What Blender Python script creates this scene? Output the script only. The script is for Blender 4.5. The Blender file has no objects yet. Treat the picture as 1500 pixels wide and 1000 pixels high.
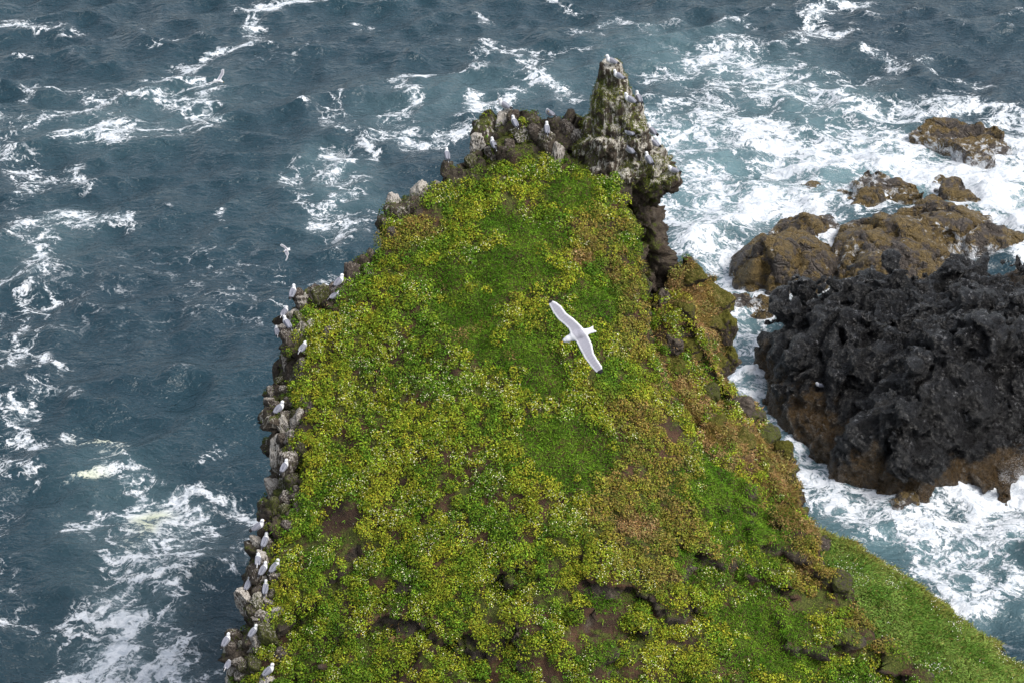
import bpy, math, random, time
import numpy as np
from mathutils import Vector, Matrix

T0 = time.time()
random.seed(7)
rng = np.random.default_rng(11)
R = math.radians
scene = bpy.context.scene
COL = scene.collection

# ------------------------------------------------------------------ camera, sky, sun, exposure
CAM_H, PITCH, LENS = 50.0, 30.0, 70.0
FPX = 1500 * LENS / 36.0
cam = bpy.data.cameras.new('camera')
cam.lens, cam.sensor_width, cam.clip_end = LENS, 36.0, 9000
cam_o = bpy.data.objects.new('camera', cam)
cam_o.location = (0, 0, CAM_H)
cam_o.rotation_euler = (R(90 - PITCH), 0, 0)
COL.objects.link(cam_o)
scene.camera = cam_o

SUN_EL, SUN_AZ = 54.0, 112.0       # azimuth from +Y towards +X
world = bpy.data.worlds.new('World')
scene.world = world
world.use_nodes = True
wn, wl = world.node_tree.nodes, world.node_tree.links
sky = wn.new('ShaderNodeTexSky')
sky.sky_type = 'NISHITA'
sky.sun_disc = False
sky.sun_elevation, sky.sun_rotation = R(SUN_EL), R(SUN_AZ)
sky.air_density, sky.dust_density, sky.ozone_density = 1.0, 3.0, 1.0
hsv = wn.new('ShaderNodeHueSaturation')
hsv.inputs['Saturation'].default_value = 0.42
wl.new(sky.outputs[0], hsv.inputs['Color'])
wl.new(hsv.outputs[0], wn['Background'].inputs['Color'])
wn['Background'].inputs['Strength'].default_value = 0.15
sun = bpy.data.lights.new('sun', 'SUN')
sun.energy, sun.angle, sun.color = 1.4, R(28), (1.0, 0.965, 0.91)
sun_o = bpy.data.objects.new('sun', sun)
az = R(SUN_AZ)
sd = Vector((math.sin(az) * math.cos(R(SUN_EL)), math.cos(az) * math.cos(R(SUN_EL)), math.sin(R(SUN_EL))))
sun_o.rotation_euler = sd.to_track_quat('Z', 'Y').to_euler()
COL.objects.link(sun_o)
vs = scene.view_settings
vs.view_transform, vs.look, vs.gamma, vs.use_curve_mapping = 'Standard', 'None', 1.0, False
vs.exposure = 0.82
scene.render.engine = 'CYCLES'
scene.cycles.use_denoising = True
scene.cycles.max_bounces = 4
scene.cycles.diffuse_bounces = 2
scene.cycles.glossy_bounces = 2

# ------------------------------------------------------------------ places: photograph pixel + depth (or height) -> world
CS, SN = math.cos(R(PITCH)), math.sin(R(PITCH))
def at(px, py, d):
    u, v = (px - 750) / FPX, (py - 500) / FPX
    return np.array([u * d, d * (CS - v * SN), CAM_H - d * (SN + v * CS)])
def on_z(px, py, z=0.0):
    v = (py - 500) / FPX
    return at(px, py, (CAM_H - z) / (SN + v * CS))

# ------------------------------------------------------------------ numeric helpers
def hash3(ix, iy, iz, seed):
    h = (ix.astype(np.uint32) * np.uint32(374761393) + iy.astype(np.uint32) * np.uint32(668265263)
         + iz.astype(np.uint32) * np.uint32(2246822519) + np.uint32((seed * 3266489917) & 0xffffffff))
    h = (h ^ (h >> np.uint32(15))) * np.uint32(2246822519)
    h = (h ^ (h >> np.uint32(13))) * np.uint32(3266489917)
    return h ^ (h >> np.uint32(16))
def noise(P, seed=0):
    P = np.asarray(P, dtype=np.float64)
    i = np.floor(P).astype(np.int64)
    f = (P - i).astype(np.float32)
    w = f * f * f * (f * (f * 6 - 15) + 10)
    out = np.zeros(len(P), np.float32)
    for c in range(8):
        o = np.array([c & 1, (c >> 1) & 1, (c >> 2) & 1])
        h = hash3(i[:, 0] + o[0], i[:, 1] + o[1], i[:, 2] + o[2], seed)
        g = np.stack([(h & 1023).astype(np.float32), ((h >> np.uint32(10)) & 1023).astype(np.float32),
                      ((h >> np.uint32(20)) & 1023).astype(np.float32)], 1) / 511.5 - 1
        d = f - o.astype(np.float32)
        ww = np.prod(np.where(o == 1, w, 1 - w), axis=1)
        out += ww * (g * d).sum(1)
    return out * 1.3
def fbm(P, octs=4, seed=0, gain=0.5):
    s, a = 0.0, 1.0
    P = np.asarray(P, dtype=np.float64)
    for k in range(octs):
        s = s + a * noise(P * 2.03 ** k + 17.3 * k, seed + k)
        a *= gain
    return s
def ridged(P, octs=4, seed=0):
    s, a = 0.0, 1.0
    P = np.asarray(P, dtype=np.float64)
    for k in range(octs):
        s = s + a * (1 - 2.2 * np.abs(noise(P * 2.07 ** k + 9.1 * k, seed + k)))
        a *= 0.5
    return s
def worley(P, seed=0):
    P = np.asarray(P, dtype=np.float64)
    i = np.floor(P).astype(np.int64)
    f1 = np.full(len(P), 9.0, np.float32)
    f2 = f1.copy()
    cid = np.zeros(len(P), np.float32)
    for dx in (-1, 0, 1):
        for dy in (-1, 0, 1):
            for dz in (-1, 0, 1):
                c = i + np.array([dx, dy, dz])
                h = hash3(c[:, 0], c[:, 1], c[:, 2], seed)
                q = c + np.stack([(h & 1023), (h >> np.uint32(10)) & 1023, (h >> np.uint32(20)) & 1023], 1) / 1023.0
                dd = np.sqrt(((P - q) ** 2).sum(1)).astype(np.float32)
                r = ((h * np.uint32(2654435761)) >> np.uint32(8)).astype(np.float32) / 16777216.0
                closer = dd < f1
                f2 = np.where(closer, f1, np.minimum(f2, dd))
                cid = np.where(closer, r, cid)
                f1 = np.where(closer, dd, f1)
    return f1, f2, cid
def sstep(a, b, x):
    t = np.clip((x - a) / (b - a), 0, 1)
    return t * t * (3 - 2 * t)
def smax(a, b, k):
    h = np.clip(0.5 + 0.5 * (a - b) / k, 0, 1)
    return b * (1 - h) + a * h + k * h * (1 - h)
def smin(a, b, k):
    return -smax(-a, -b, k)
def poly_sd(poly, X, Y):
    """signed distance to a closed polygon, negative inside"""
    shp = X.shape
    x, y = X.ravel(), Y.ravel()
    d = np.full(x.shape, 1e9)
    inside = np.zeros(x.shape, bool)
    n = len(poly)
    for i in range(n):
        ax, ay = poly[i]; bx, by = poly[(i + 1) % n]
        ex, ey = bx - ax, by - ay
        t = np.clip(((x - ax) * ex + (y - ay) * ey) / (ex * ex + ey * ey + 1e-12), 0, 1)
        d = np.minimum(d, (x - ax - t * ex) ** 2 + (y - ay - t * ey) ** 2)
        c = ((ay > y) != (by > y)) & (x < ex * (y - ay) / (ey if abs(ey) > 1e-12 else 1e-12) + ax)
        inside ^= c
    d = np.sqrt(d)
    return np.where(inside, -d, d).reshape(shp)
def seg_d(pts, X, Y):
    d = np.full(X.shape, 1e9)
    for (ax, ay), (bx, by) in zip(pts[:-1], pts[1:]):
        ex, ey = bx - ax, by - ay
        t = np.clip(((X - ax) * ex + (Y - ay) * ey) / (ex * ex + ey * ey + 1e-12), 0, 1)
        d = np.minimum(d, (X - ax - t * ex) ** 2 + (Y - ay - t * ey) ** 2)
    return np.sqrt(d)
def tps(pts, lam=0.02):
    P = np.asarray(pts, float)
    n = len(P)
    def U(r2): return 0.5 * r2 * np.log(r2 + 1e-9)
    r2 = ((P[:, None, :2] - P[None, :, :2]) ** 2).sum(2)
    A = np.zeros((n + 3, n + 3))
    A[:n, :n] = U(r2) + lam * np.eye(n) * n
    A[:n, n] = 1; A[:n, n + 1:] = P[:, :2]
    A[n, :n] = 1; A[n + 1:, :n] = P[:, :2].T
    b = np.zeros(n + 3); b[:n] = P[:, 2]
    w = np.linalg.solve(A, b)
    def f(X, Y):
        s = w[n] + w[n + 1] * X + w[n + 2] * Y
        for k in range(n):
            s = s + w[k] * U((X - P[k, 0]) ** 2 + (Y - P[k, 1]) ** 2)
        return s
    return f
def surface_nets(vol, org, h):
    neg = vol < 0
    nx, ny, nz = vol.shape
    cnt = np.zeros((nx - 1, ny - 1, nz - 1), np.uint8)
    for c in range(8):
        a, b, d = c & 1, (c >> 1) & 1, (c >> 2) & 1
        cnt += neg[a:nx - 1 + a, b:ny - 1 + b, d:nz - 1 + d]
    act = (cnt > 0) & (cnt < 8)
    I = np.argwhere(act)
    idx = np.full(act.shape, -1, np.int32)
    idx[act] = np.arange(len(I))
    cor = np.array([[c & 1, (c >> 1) & 1, (c >> 2) & 1] for c in range(8)])
    V = np.stack([vol[I[:, 0] + o[0], I[:, 1] + o[1], I[:, 2] + o[2]] for o in cor], 1)
    S = np.zeros((len(I), 3)); N = np.zeros(len(I))
    for a in range(8):
        for bit in (1, 2, 4):
            b = a | bit
            if b == a: continue
            va, vb = V[:, a], V[:, b]
            cr = (va < 0) != (vb < 0)
            t = np.where(cr, va / np.where(cr, va - vb, 1), 0)
            S += np.where(cr[:, None], cor[a] + t[:, None] * (cor[b] - cor[a]), 0)
            N += cr
    verts = (I + S / N[:, None]) * h + np.asarray(org)
    F = []
    for ax in range(3):
        sl0 = [slice(None)] * 3; sl1 = [slice(None)] * 3
        sl0[ax] = slice(0, -1); sl1[ax] = slice(1, None)
        n0, n1 = neg[tuple(sl0)], neg[tuple(sl1)]
        E = np.argwhere(n0 != n1)
        u, v = (ax + 1) % 3, (ax + 2) % 3
        lim = np.array([nx - 1, ny - 1, nz - 1])
        E = E[(E[:, u] > 0) & (E[:, v] > 0) & (E[:, u] < lim[u]) & (E[:, v] < lim[v])]
        eu = np.zeros(3, int); eu[u] = 1
        ev = np.zeros(3, int); ev[v] = 1
        def g(k): return idx[k[:, 0], k[:, 1], k[:, 2]]
        q = np.stack([g(E - eu - ev), g(E - ev), g(E), g(E - eu)], 1)
        flip = ~neg[E[:, 0], E[:, 1], E[:, 2]]
        q[flip] = q[flip][:, ::-1]
        F.append(q)
    return verts, np.concatenate(F)
def vnormals(V, F):
    n = np.cross(V[F[:, 2]] - V[F[:, 0]], V[F[:, 3 if F.shape[1] == 4 else 1]] - V[F[:, 1 if F.shape[1] == 4 else 0]])
    if F.shape[1] == 3: n = np.cross(V[F[:, 1]] - V[F[:, 0]], V[F[:, 2]] - V[F[:, 0]])
    out = np.zeros_like(V)
    for k in range(F.shape[1]):
        for a in range(3):
            out[:, a] += np.bincount(F[:, k], weights=n[:, a], minlength=len(V))
    return out / (np.linalg.norm(out, axis=1, keepdims=True) + 1e-12)

# ------------------------------------------------------------------ mesh objects
def mesh_data(name, V, F, mat, attrs=None, smooth=True, cols=None):
    """attrs: per-vertex floats; cols: per-vertex rgb"""
    me = bpy.data.meshes.new(name)
    V = np.ascontiguousarray(V, np.float32); F = np.ascontiguousarray(F, np.int32)
    k = F.shape[1]
    me.vertices.add(len(V)); me.vertices.foreach_set('co', V.ravel())
    me.loops.add(F.size); me.loops.foreach_set('vertex_index', F.ravel())
    me.polygons.add(len(F))
    me.polygons.foreach_set('loop_start', np.arange(0, F.size, k, dtype=np.int32))
    me.polygons.foreach_set('loop_total', np.full(len(F), k, np.int32))
    me.update(calc_edges=True)
    me.polygons.foreach_set('use_smooth', np.full(len(F), smooth, bool))
    for n, a in (attrs or {}).items():
        me.attributes.new(n, 'FLOAT', 'POINT').data.foreach_set('value', np.ascontiguousarray(a, np.float32))
    if cols is not None:
        c4 = np.ones((len(V), 4), np.float32); c4[:, :3] = cols
        me.attributes.new('tint', 'FLOAT_COLOR', 'POINT').data.foreach_set('color', c4.ravel())
    me.materials.append(mat)
    me.update()
    return me
def link(name, me, parent=None, kind=None, label=None, cat=None, group=None, loc=None):
    o = bpy.data.objects.new(name, me)
    COL.objects.link(o)
    if parent: o.parent = parent
    if loc is not None: o.location = loc
    if kind: o['kind'] = kind
    if label: o['label'] = label
    if cat: o['category'] = cat
    if group: o['group'] = group
    return o

# ------------------------------------------------------------------ materials
class NT:
    def __init__(s, name):
        s.m = bpy.data.materials.new(name); s.m.use_nodes = True
        s.t = s.m.node_tree; s.n = s.t.nodes; s.l = s.t.links
        s.b = s.n['Principled BSDF']; s.out = s.n['Material Output']
        s.geo = s.n.new('ShaderNodeNewGeometry')
    def put(s, sock, v):
        if isinstance(v, bpy.types.NodeSocket): s.l.new(v, sock)
        elif isinstance(v, tuple) and len(v) == 3 and sock.type == 'RGBA': sock.default_value = (*v, 1)
        else: sock.default_value = v
    def attr(s, name, out='Fac'):
        a = s.n.new('ShaderNodeAttribute'); a.attribute_name = name; return a.outputs[out]
    def math(s, op, a, b=0.0, c=None, clamp=False):
        n = s.n.new('ShaderNodeMath'); n.operation = op; n.use_clamp = clamp
        s.put(n.inputs[0], a); s.put(n.inputs[1], b)
        if c is not None: s.put(n.inputs[2], c)
        return n.outputs[0]
    def vmath(s, op, a, b=(0, 0, 0)):
        n = s.n.new('ShaderNodeVectorMath'); n.operation = op
        s.put(n.inputs[0], a)
        if op == 'SCALE': s.put(n.inputs['Scale'], b)
        else: s.put(n.inputs[1], b)
        return n.outputs[0]
    def noise(s, vec, scale, detail=4, rough=0.55, out=0, dist=0.0):
        n = s.n.new('ShaderNodeTexNoise')
        s.put(n.inputs['Vector'], vec); s.put(n.inputs['Scale'], scale)
        n.inputs['Detail'].default_value = detail; n.inputs['Roughness'].default_value = rough
        n.inputs['Distortion'].default_value = dist
        return n.outputs[out]
    def voro(s, vec, scale, feature='F1', out='Distance', rand=1.0):
        n = s.n.new('ShaderNodeTexVoronoi'); n.feature = feature
        s.put(n.inputs['Vector'], vec); s.put(n.inputs['Scale'], scale); n.inputs['Randomness'].default_value = rand
        return n.outputs[out]
    def step(s, x, a, b, lo=0.0, hi=1.0):
        n = s.n.new('ShaderNodeMapRange'); n.interpolation_type = 'SMOOTHSTEP'
        s.put(n.inputs['Value'], x); s.put(n.inputs['From Min'], a); s.put(n.inputs['From Max'], b)
        n.inputs['To Min'].default_value = lo; n.inputs['To Max'].default_value = hi
        return n.outputs[0]
    def mix(s, f, a, b, blend='MIX'):
        n = s.n.new('ShaderNodeMix'); n.data_type = 'RGBA'; n.blend_type = blend
        s.put(n.inputs['Factor'], f); s.put(n.inputs['A'], a); s.put(n.inputs['B'], b)
        for i in n.inputs:
            if i.type == 'RGBA' and i.name == 'A': s.put(i, a)
            if i.type == 'RGBA' and i.name == 'B': s.put(i, b)
        return [o for o in n.outputs if o.type == 'RGBA'][0]
    def ramp(s, f, stops):
        n = s.n.new('ShaderNodeValToRGB'); s.put(n.inputs[0], f)
        e = n.color_ramp.elements
        while len(e) < len(stops): e.new(0.5)
        for k, (p, c) in enumerate(stops):
            e[k].position = p; e[k].color = (*c, 1)
        return n.outputs[0]
    def scalev(s, vec, v):
        return s.vmath('MULTIPLY', vec, v)
    def bump(s, h, strength=0.5, dist=0.1):
        n = s.n.new('ShaderNodeBump'); n.inputs['Strength'].default_value = strength
        n.inputs['Distance'].default_value = dist; s.put(n.inputs['Height'], h)
        s.l.new(n.outputs[0], s.b.inputs['Normal'])
    def sepz(s, v, c='Z'):
        n = s.n.new('ShaderNodeSeparateXYZ'); s.put(n.inputs[0], v); return n.outputs[c]
    def done(s, col=None, rough=None, spec=None):
        if col is not None: s.put(s.b.inputs['Base Color'], col)
        if rough is not None: s.put(s.b.inputs['Roughness'], rough)
        if spec is not None: s.put(s.b.inputs['Specular IOR Level'], spec)
        return s.m

def mat_plain(name, col, rough=0.6, spec=0.3):
    t = NT(name)
    pos = t.geo.outputs['Position']
    f = t.noise(pos, 40, 3)
    c = t.mix(f, tuple(x * 0.85 for x in col), tuple(min(1, x * 1.12) for x in col))
    return t.done(c, rough, spec)
def mat_tint(name, rough=0.6, spec=0.25, trans=0.0):
    t = NT(name)
    return t.done(t.attr('tint', 'Color'), rough, spec)
def mat_headland():
    t = NT('cliff_soil_and_rock')
    pos = t.geo.outputs['Position']
    n1 = t.noise(pos, 1.1, 6, 0.62); n2 = t.noise(pos, 5.0, 6, 0.65); n3 = t.noise(pos, 19, 4, 0.6)
    soil = t.ramp(n1, [(0.30, (0.022, 0.015, 0.011)), (0.48, (0.050, 0.029, 0.018)), (0.62, (0.088, 0.046, 0.026)), (0.78, (0.14, 0.09, 0.055))])
    rock = t.ramp(n2, [(0.28, (0.018, 0.015, 0.012)), (0.5, (0.06, 0.048, 0.036)), (0.72, (0.13, 0.105, 0.08))])
    moss = t.ramp(n3, [(0.3, (0.02, 0.028, 0.006)), (0.55, (0.07, 0.082, 0.016)), (0.75, (0.14, 0.13, 0.03))])
    col = t.mix(t.attr('rock'), soil, rock)
    mm = t.step(t.math('ADD', t.attr('moss'), t.math('MULTIPLY', t.math('SUBTRACT', n2, 0.5), 1.6)), 0.38, 0.6)
    col = t.mix(mm, col, moss)
    streak = t.noise(t.scalev(pos, (6.5, 6.5, 0.5)), 1.0, 5, 0.7)
    g = t.step(t.math('ADD', t.attr('guano'), t.math('MULTIPLY', t.math('SUBTRACT', streak, 0.5), 2.6)), 0.45, 0.75)
    col = t.mix(g, col, t.ramp(n3, [(0.3, (0.28, 0.25, 0.2)), (0.7, (0.6, 0.57, 0.5))]))
    t.bump(t.math('ADD', n2, t.math('MULTIPLY', n3, 0.5)), 0.8, 0.16)
    return t.done(col, 0.85, 0.2)
def mat_knob():
    t = NT('guano_streaked_rock')
    tc = t.n.new('ShaderNodeTexCoord').outputs['Object']
    inf = t.n.new('ShaderNodeObjectInfo')
    vec = t.vmath('ADD', tc, t.vmath('SCALE', inf.outputs['Location'], 3.7))
    n2 = t.noise(vec, 4.5, 6, 0.65); n3 = t.noise(vec, 16, 4, 0.6)
    rock = t.ramp(n2, [(0.28, (0.02, 0.017, 0.014)), (0.5, (0.065, 0.052, 0.042)), (0.72, (0.16, 0.13, 0.105))])
    moss = t.ramp(n3, [(0.3, (0.02, 0.026, 0.006)), (0.7, (0.085, 0.09, 0.02))])
    nz = t.sepz(t.geo.outputs['Normal'])
    rnd = inf.outputs['Random']
    mm = t.step(t.math('ADD', t.math('MULTIPLY', rnd, 0.35), n2), 0.72, 0.8)
    col = t.mix(mm, rock, moss)
    streak = t.noise(t.scalev(vec, (9, 9, 1.3)), 1.0, 5, 0.7)
    amt = t.attr('guano')
    g = t.step(t.math('ADD', t.math('ADD', amt, t.math('MULTIPLY', nz, 0.22)), t.math('MULTIPLY', t.math('SUBTRACT', streak, 0.5), 2.2)), 0.42, 0.8)
    col = t.mix(t.math('MULTIPLY', g, 0.93), col, t.ramp(n3, [(0.3, (0.3, 0.265, 0.22)), (0.55, (0.5, 0.46, 0.41)), (0.75, (0.66, 0.64, 0.6))]))
    t.bump(t.math('ADD', n2, t.math('MULTIPLY', n3, 0.5)), 0.8, 0.09)
    return t.done(col, 0.85, 0.2)
def mat_mossrock(name, hi):
    t = NT(name)
    tc = t.n.new('ShaderNodeTexCoord').outputs['Object']
    inf = t.n.new('ShaderNodeObjectInfo')
    vec = t.vmath('ADD', tc, t.vmath('SCALE', inf.outputs['Location'], 3.7))
    n1 = t.noise(vec, 1.7, 5, 0.6); n2 = t.noise(vec, 5, 6, 0.65); n3 = t.noise(vec, 18, 4, 0.6)
    rock = t.ramp(n2, [(0.28, (0.02, 0.017, 0.014)), (0.5, (0.065, 0.05, 0.038)), (0.72, (0.14, 0.11, 0.085))])
    moss = t.ramp(t.math('ADD', t.math('MULTIPLY', n2, 0.5), t.math('MULTIPLY', n3, 0.5)), [(0.32, (0.03, 0.033, 0.007)), (0.52, (0.105, 0.10, 0.018)), (0.68, hi)])
    nz = t.sepz(t.geo.outputs['Normal'])
    m = t.step(t.math('ADD', t.math('MULTIPLY', nz, 0.35), n1), 0.46, 0.60)
    t.bump(t.math('ADD', n2, t.math('MULTIPLY', n3, 0.6)), 1.0, 0.16)
    return t.done(t.mix(m, rock, moss), 0.9, 0.15)
def mat_lava():
    t = NT('wet_black_lava')
    pos = t.geo.outputs['Position']
    z = t.sepz(pos)
    n0 = t.noise(pos, 0.35, 4); n1 = t.noise(pos, 1.6, 6, 0.62); n2 = t.noise(pos, 6, 6, 0.7); n3 = t.noise(pos, 24, 4, 0.6)
    black = t.ramp(n2, [(0.3, (0.0025, 0.0025, 0.0027)), (0.52, (0.0070, 0.0068, 0.0073)), (0.74, (0.024, 0.023, 0.024))])
    brown = t.ramp(t.math('ADD', t.math('MULTIPLY', n2, 0.6), t.math('MULTIPLY', n3, 0.4)), [(0.32, (0.018, 0.011, 0.004)), (0.5, (0.070, 0.042, 0.015)), (0.68, (0.16, 0.098, 0.034))])
    zz = t.math('ADD', z, t.math('MULTIPLY', t.math('SUBTRACT', n0, 0.5), 3.4))
    zz = t.math('ADD', zz, t.math('MULTIPLY', t.math('SUBTRACT', n1, 0.5), 2.4))
    col = t.mix(t.step(zz, 0.95, 1.5), brown, black)
    nz = t.sepz(t.geo.outputs['Normal'])
    sp = t.noise(t.scalev(pos, (6, 6, 2.2)), 1.0, 5, 0.72)
    g = t.step(t.math('ADD', t.math('ADD', sp, t.math('MULTIPLY', nz, 0.06)), t.math('MULTIPLY', n1, 0.40)), 0.835, 0.92)
    g = t.math('MULTIPLY', g, t.step(z, 1.6, 2.8))
    col = t.mix(t.math('MULTIPLY', g, 0.75), col, (0.36, 0.36, 0.37))
    t.bump(t.math('ADD', n2, t.math('MULTIPLY', n3, 0.45)), 1.0, 0.42)
    return t.done(col, t.math('ADD', 0.06, t.math('MULTIPLY', n2, 0.42)), 0.8)
def mat_searock():
    t = NT('brown_weedy_rock')
    pos = t.geo.outputs['Position']
    n0 = t.noise(pos, 0.5, 5, 0.6); n1 = t.noise(pos, 1.9, 6, 0.62); n2 = t.noise(pos, 7, 6, 0.7); n3 = t.noise(pos, 26, 4, 0.6)
    grey = t.ramp(n2, [(0.3, (0.024, 0.020, 0.017)), (0.52, (0.085, 0.068, 0.055)), (0.74, (0.22, 0.18, 0.145))])
    weed = t.ramp(t.math('ADD', t.math('MULTIPLY', n2, 0.5), t.math('MULTIPLY', n3, 0.5)), [(0.33, (0.030, 0.020, 0.008)), (0.5, (0.145, 0.098, 0.032)), (0.66, (0.36, 0.25, 0.085))])
    nz = t.sepz(t.geo.outputs['Normal'])
    w = t.step(t.math('ADD', t.math('ADD', n1, t.math('MULTIPLY', nz, 0.12)), t.math('MULTIPLY', t.math('SUBTRACT', n0, 0.5), 1.3)), 0.48, 0.62)
    col = t.mix(w, grey, weed)
    foam = t.step(t.math('ADD', t.attr('wash'), t.math('MULTIPLY', t.math('SUBTRACT', n1, 0.5), 1.8)), 0.42, 0.62)
    lace = t.step(t.noise(pos, 1.7, 5, 0.66, dist=1.5), 0.42, 0.58)
    col = t.mix(t.math('MULTIPLY', foam, lace), col, (0.78, 0.8, 0.82))
    wv = t.vmath('ADD', pos, t.vmath('SCALE', t.noise(pos, 1.2, 3, 0.5, out=1), 0.9))
    ck = t.math('ADD', t.step(t.voro(wv, 0.55, 'DISTANCE_TO_EDGE'), 0.0, 0.06), t.math('MULTIPLY', t.step(t.voro(wv, 1.5, 'DISTANCE_TO_EDGE'), 0.0, 0.07), 0.5))
    t.bump(t.math('ADD', t.math('ADD', n2, t.math('MULTIPLY', n3, 0.5)), t.math('MULTIPLY', ck, 0.7)), 1.0, 0.3)
    return t.done(col, t.math('ADD', 0.3, t.math('MULTIPLY', n2, 0.4)), 0.45)
def mat_sea():
    t = NT('sea_water_with_foam')
    pos = t.geo.outputs['Position']
    flat = t.scalev(pos, (1, 1, 0))
    D = t.attr('foam')                # how much foam lies on this water
    M = t.attr('milky')               # air bubbles below the surface
    w1 = t.noise(flat, 0.16, 3, 0.5, out=1)
    w2 = t.noise(flat, 0.75, 4, 0.6, out=1)
    warp = t.vmath('ADD', t.vmath('SCALE', t.vmath('SUBTRACT', w1, (0.5, 0.5, 0.5)), 7.0),
                   t.vmath('SCALE', t.vmath('SUBTRACT', w2, (0.5, 0.5, 0.5)), 2.2))
    p = t.scalev(t.vmath('ADD', flat, warp), (1, 1, 0))
    e1 = t.voro(p, 0.55, 'DISTANCE_TO_EDGE')
    e2 = t.voro(t.vmath('ADD', p, t.vmath('SCALE', t.vmath('SUBTRACT', w2, (0.5, 0.5, 0.5)), 1.6)), 1.5, 'DISTANCE_TO_EDGE')
    l1 = t.step(e1, 0.0, 0.17, 1.0, 0.0); l2 = t.step(e2, 0.0, 0.20, 1.0, 0.0)
    n1 = t.noise(p, 0.5, 4, 0.6); n2 = t.noise(flat, 2.4, 6, 0.70, dist=0.9)
    n3 = t.noise(p, 1.3, 5, 0.62, dist=0.5)
    rid = t.step(t.math('ABSOLUTE', t.math('SUBTRACT', n3, 0.5)), 0.0, 0.09, 1.0, 0.0)
    lace = t.math('ADD', t.math('MULTIPLY', l1, 0.46), t.math('MULTIPLY', l2, 0.40))
    lace = t.math('ADD', lace, t.math('MULTIPLY', rid, 0.26))
    lace = t.math('ADD', lace, t.math('MULTIPLY', t.math('SUBTRACT', n1, 0.5), 0.75))
    lace = t.math('ADD', lace, t.math('MULTIPLY', t.math('SUBTRACT', n2, 0.5), 1.25))
    s = t.math('ADD', lace, t.math('MULTIPLY', D, 1.15))
    f = t.math('MULTIPLY', t.step(s, 0.84, 1.34), t.step(D, 0.05, 0.24))
    thin = t.math('MULTIPLY', t.step(s, 0.55, 1.05), t.step(D, 0.12, 0.6))
    deep = t.ramp(t.noise(flat, 0.05, 3), [(0.3, (0.0100, 0.0285, 0.0415)), (0.7, (0.0120, 0.0360, 0.0490))])
    col = t.mix(t.math('MULTIPLY', M, 0.85), deep, (0.14, 0.235, 0.252))
    col = t.mix(t.math('MULTIPLY', thin, 0.36), col, (0.30, 0.38, 0.41))
    white = t.mix(t.step(n2, 0.34, 0.62), (0.40, 0.44, 0.48), (0.66, 0.68, 0.70))
    white = t.mix(t.attr('bloom'), white, (0.58, 0.60, 0.36))
    col = t.mix(f, col, white)
    q = t.scalev(t.vmath('ADD', flat, t.vmath('SCALE', t.vmath('SUBTRACT', w2, (0.5, 0.5, 0.5)), 1.0)), (0.62, 1.25, 1))
    r1 = t.noise(q, 0.62, 3, 0.5); r2 = t.noise(q, 1.7, 4, 0.55); r3 = t.noise(q, 5.0, 3, 0.55)
    c1 = t.math('SUBTRACT', 1.0, t.math('ABSOLUTE', t.math('MULTIPLY', t.math('SUBTRACT', r1, 0.5), 3.2)))
    c2 = t.math('SUBTRACT', 1.0, t.math('ABSOLUTE', t.math('MULTIPLY', t.math('SUBTRACT', r2, 0.5), 3.2)))
    hgt = t.math('ADD', t.math('MULTIPLY', c1, 0.50), t.math('MULTIPLY', c2, 0.26))
    hgt = t.math('ADD', hgt, t.math('MULTIPLY', r3, 0.14))
    hgt = t.math('ADD', hgt, t.math('MULTIPLY', f, 0.14))
    t.bump(hgt, 1.0, 0.27)
    t.b.inputs['IOR'].default_value = 1.333
    return t.done(col, t.math('ADD', 0.07, t.math('MULTIPLY', f, 0.6)), 0.5)

M_HEAD, M_KNOB, M_LAVA, M_SROCK, M_SEA = mat_headland(), mat_knob(), mat_lava(), mat_searock(), mat_sea()
M_MOSS, M_TAN = mat_mossrock('mossy_rock', (0.21, 0.195, 0.035)), mat_mossrock('straw_capped_rock', (0.36, 0.245, 0.11))
M_LEAF = mat_tint('small_leaves', 0.6, 0.10)
M_GRASS = mat_tint('grass_blades', 0.65, 0.08)
M_PETAL = mat_tint('flower_heads', 0.7, 0.2)
M_BIRD = mat_tint('plumage', 0.75, 0.2)
M_BILL = mat_plain('yellow_bill', (0.62, 0.42, 0.04), 0.45)
M_DARK = mat_plain('dark_leg', (0.02, 0.018, 0.018), 0.5)
M_SPRAY = mat_plain('spray_drops', (0.85, 0.86, 0.88), 0.6)

# ------------------------------------------------------------------ outlines of land and rocks (pixel, pixel, depth)
A_RIM = [(250, 1350, 59.6), (292, 1150, 61.4), (332, 985, 62.3), (347, 900, 62.6), (380, 790, 63.0), (400, 690, 63.6), (402, 600, 64.2),
         (408, 500, 65.0), (432, 435, 65.5), (497, 412, 65.8), (540, 345, 66.5), (590, 288, 67.1), (650, 248, 67.6), (690, 212, 68.1),
         (725, 163, 68.7), (775, 160, 68.9), (845, 168, 69.2)]
A_HID = [(900, 178, 69.6), (905, 240, 68.9)]
A_RIGHT = [(925, 285, 67.9), (943, 340, 67.0), (950, 420, 66.1), (962, 520, 65.3), (1000, 605, 64.7), (1060, 665, 64.7), (1125, 728, 64.7), (1172, 752, 64.6),
           (1215, 822, 63.6), (1290, 922, 62.3), (1375, 1000, 61.4), (1520, 1130, 60.0), (1700, 1350, 57.6)]
A_IN = [(560, 700, 62.6), (700, 600, 62.9), (800, 750, 61.5), (620, 900, 61.2), (850, 930, 60.2), (1050, 850, 61.6), (1130, 960, 60.6), (750, 420, 64.9),
        (860, 500, 64.1), (640, 420, 65.2), (800, 290, 66.9), (700, 280, 67.2), (930, 680, 62.7), (480, 880, 61.9), (500, 560, 64.0), (700, 1150, 58.9),
        (1100, 1150, 58.8), (700, 1350, 57.2), (1200, 1350, 56.9), (870, 380, 65.8)]
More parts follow.
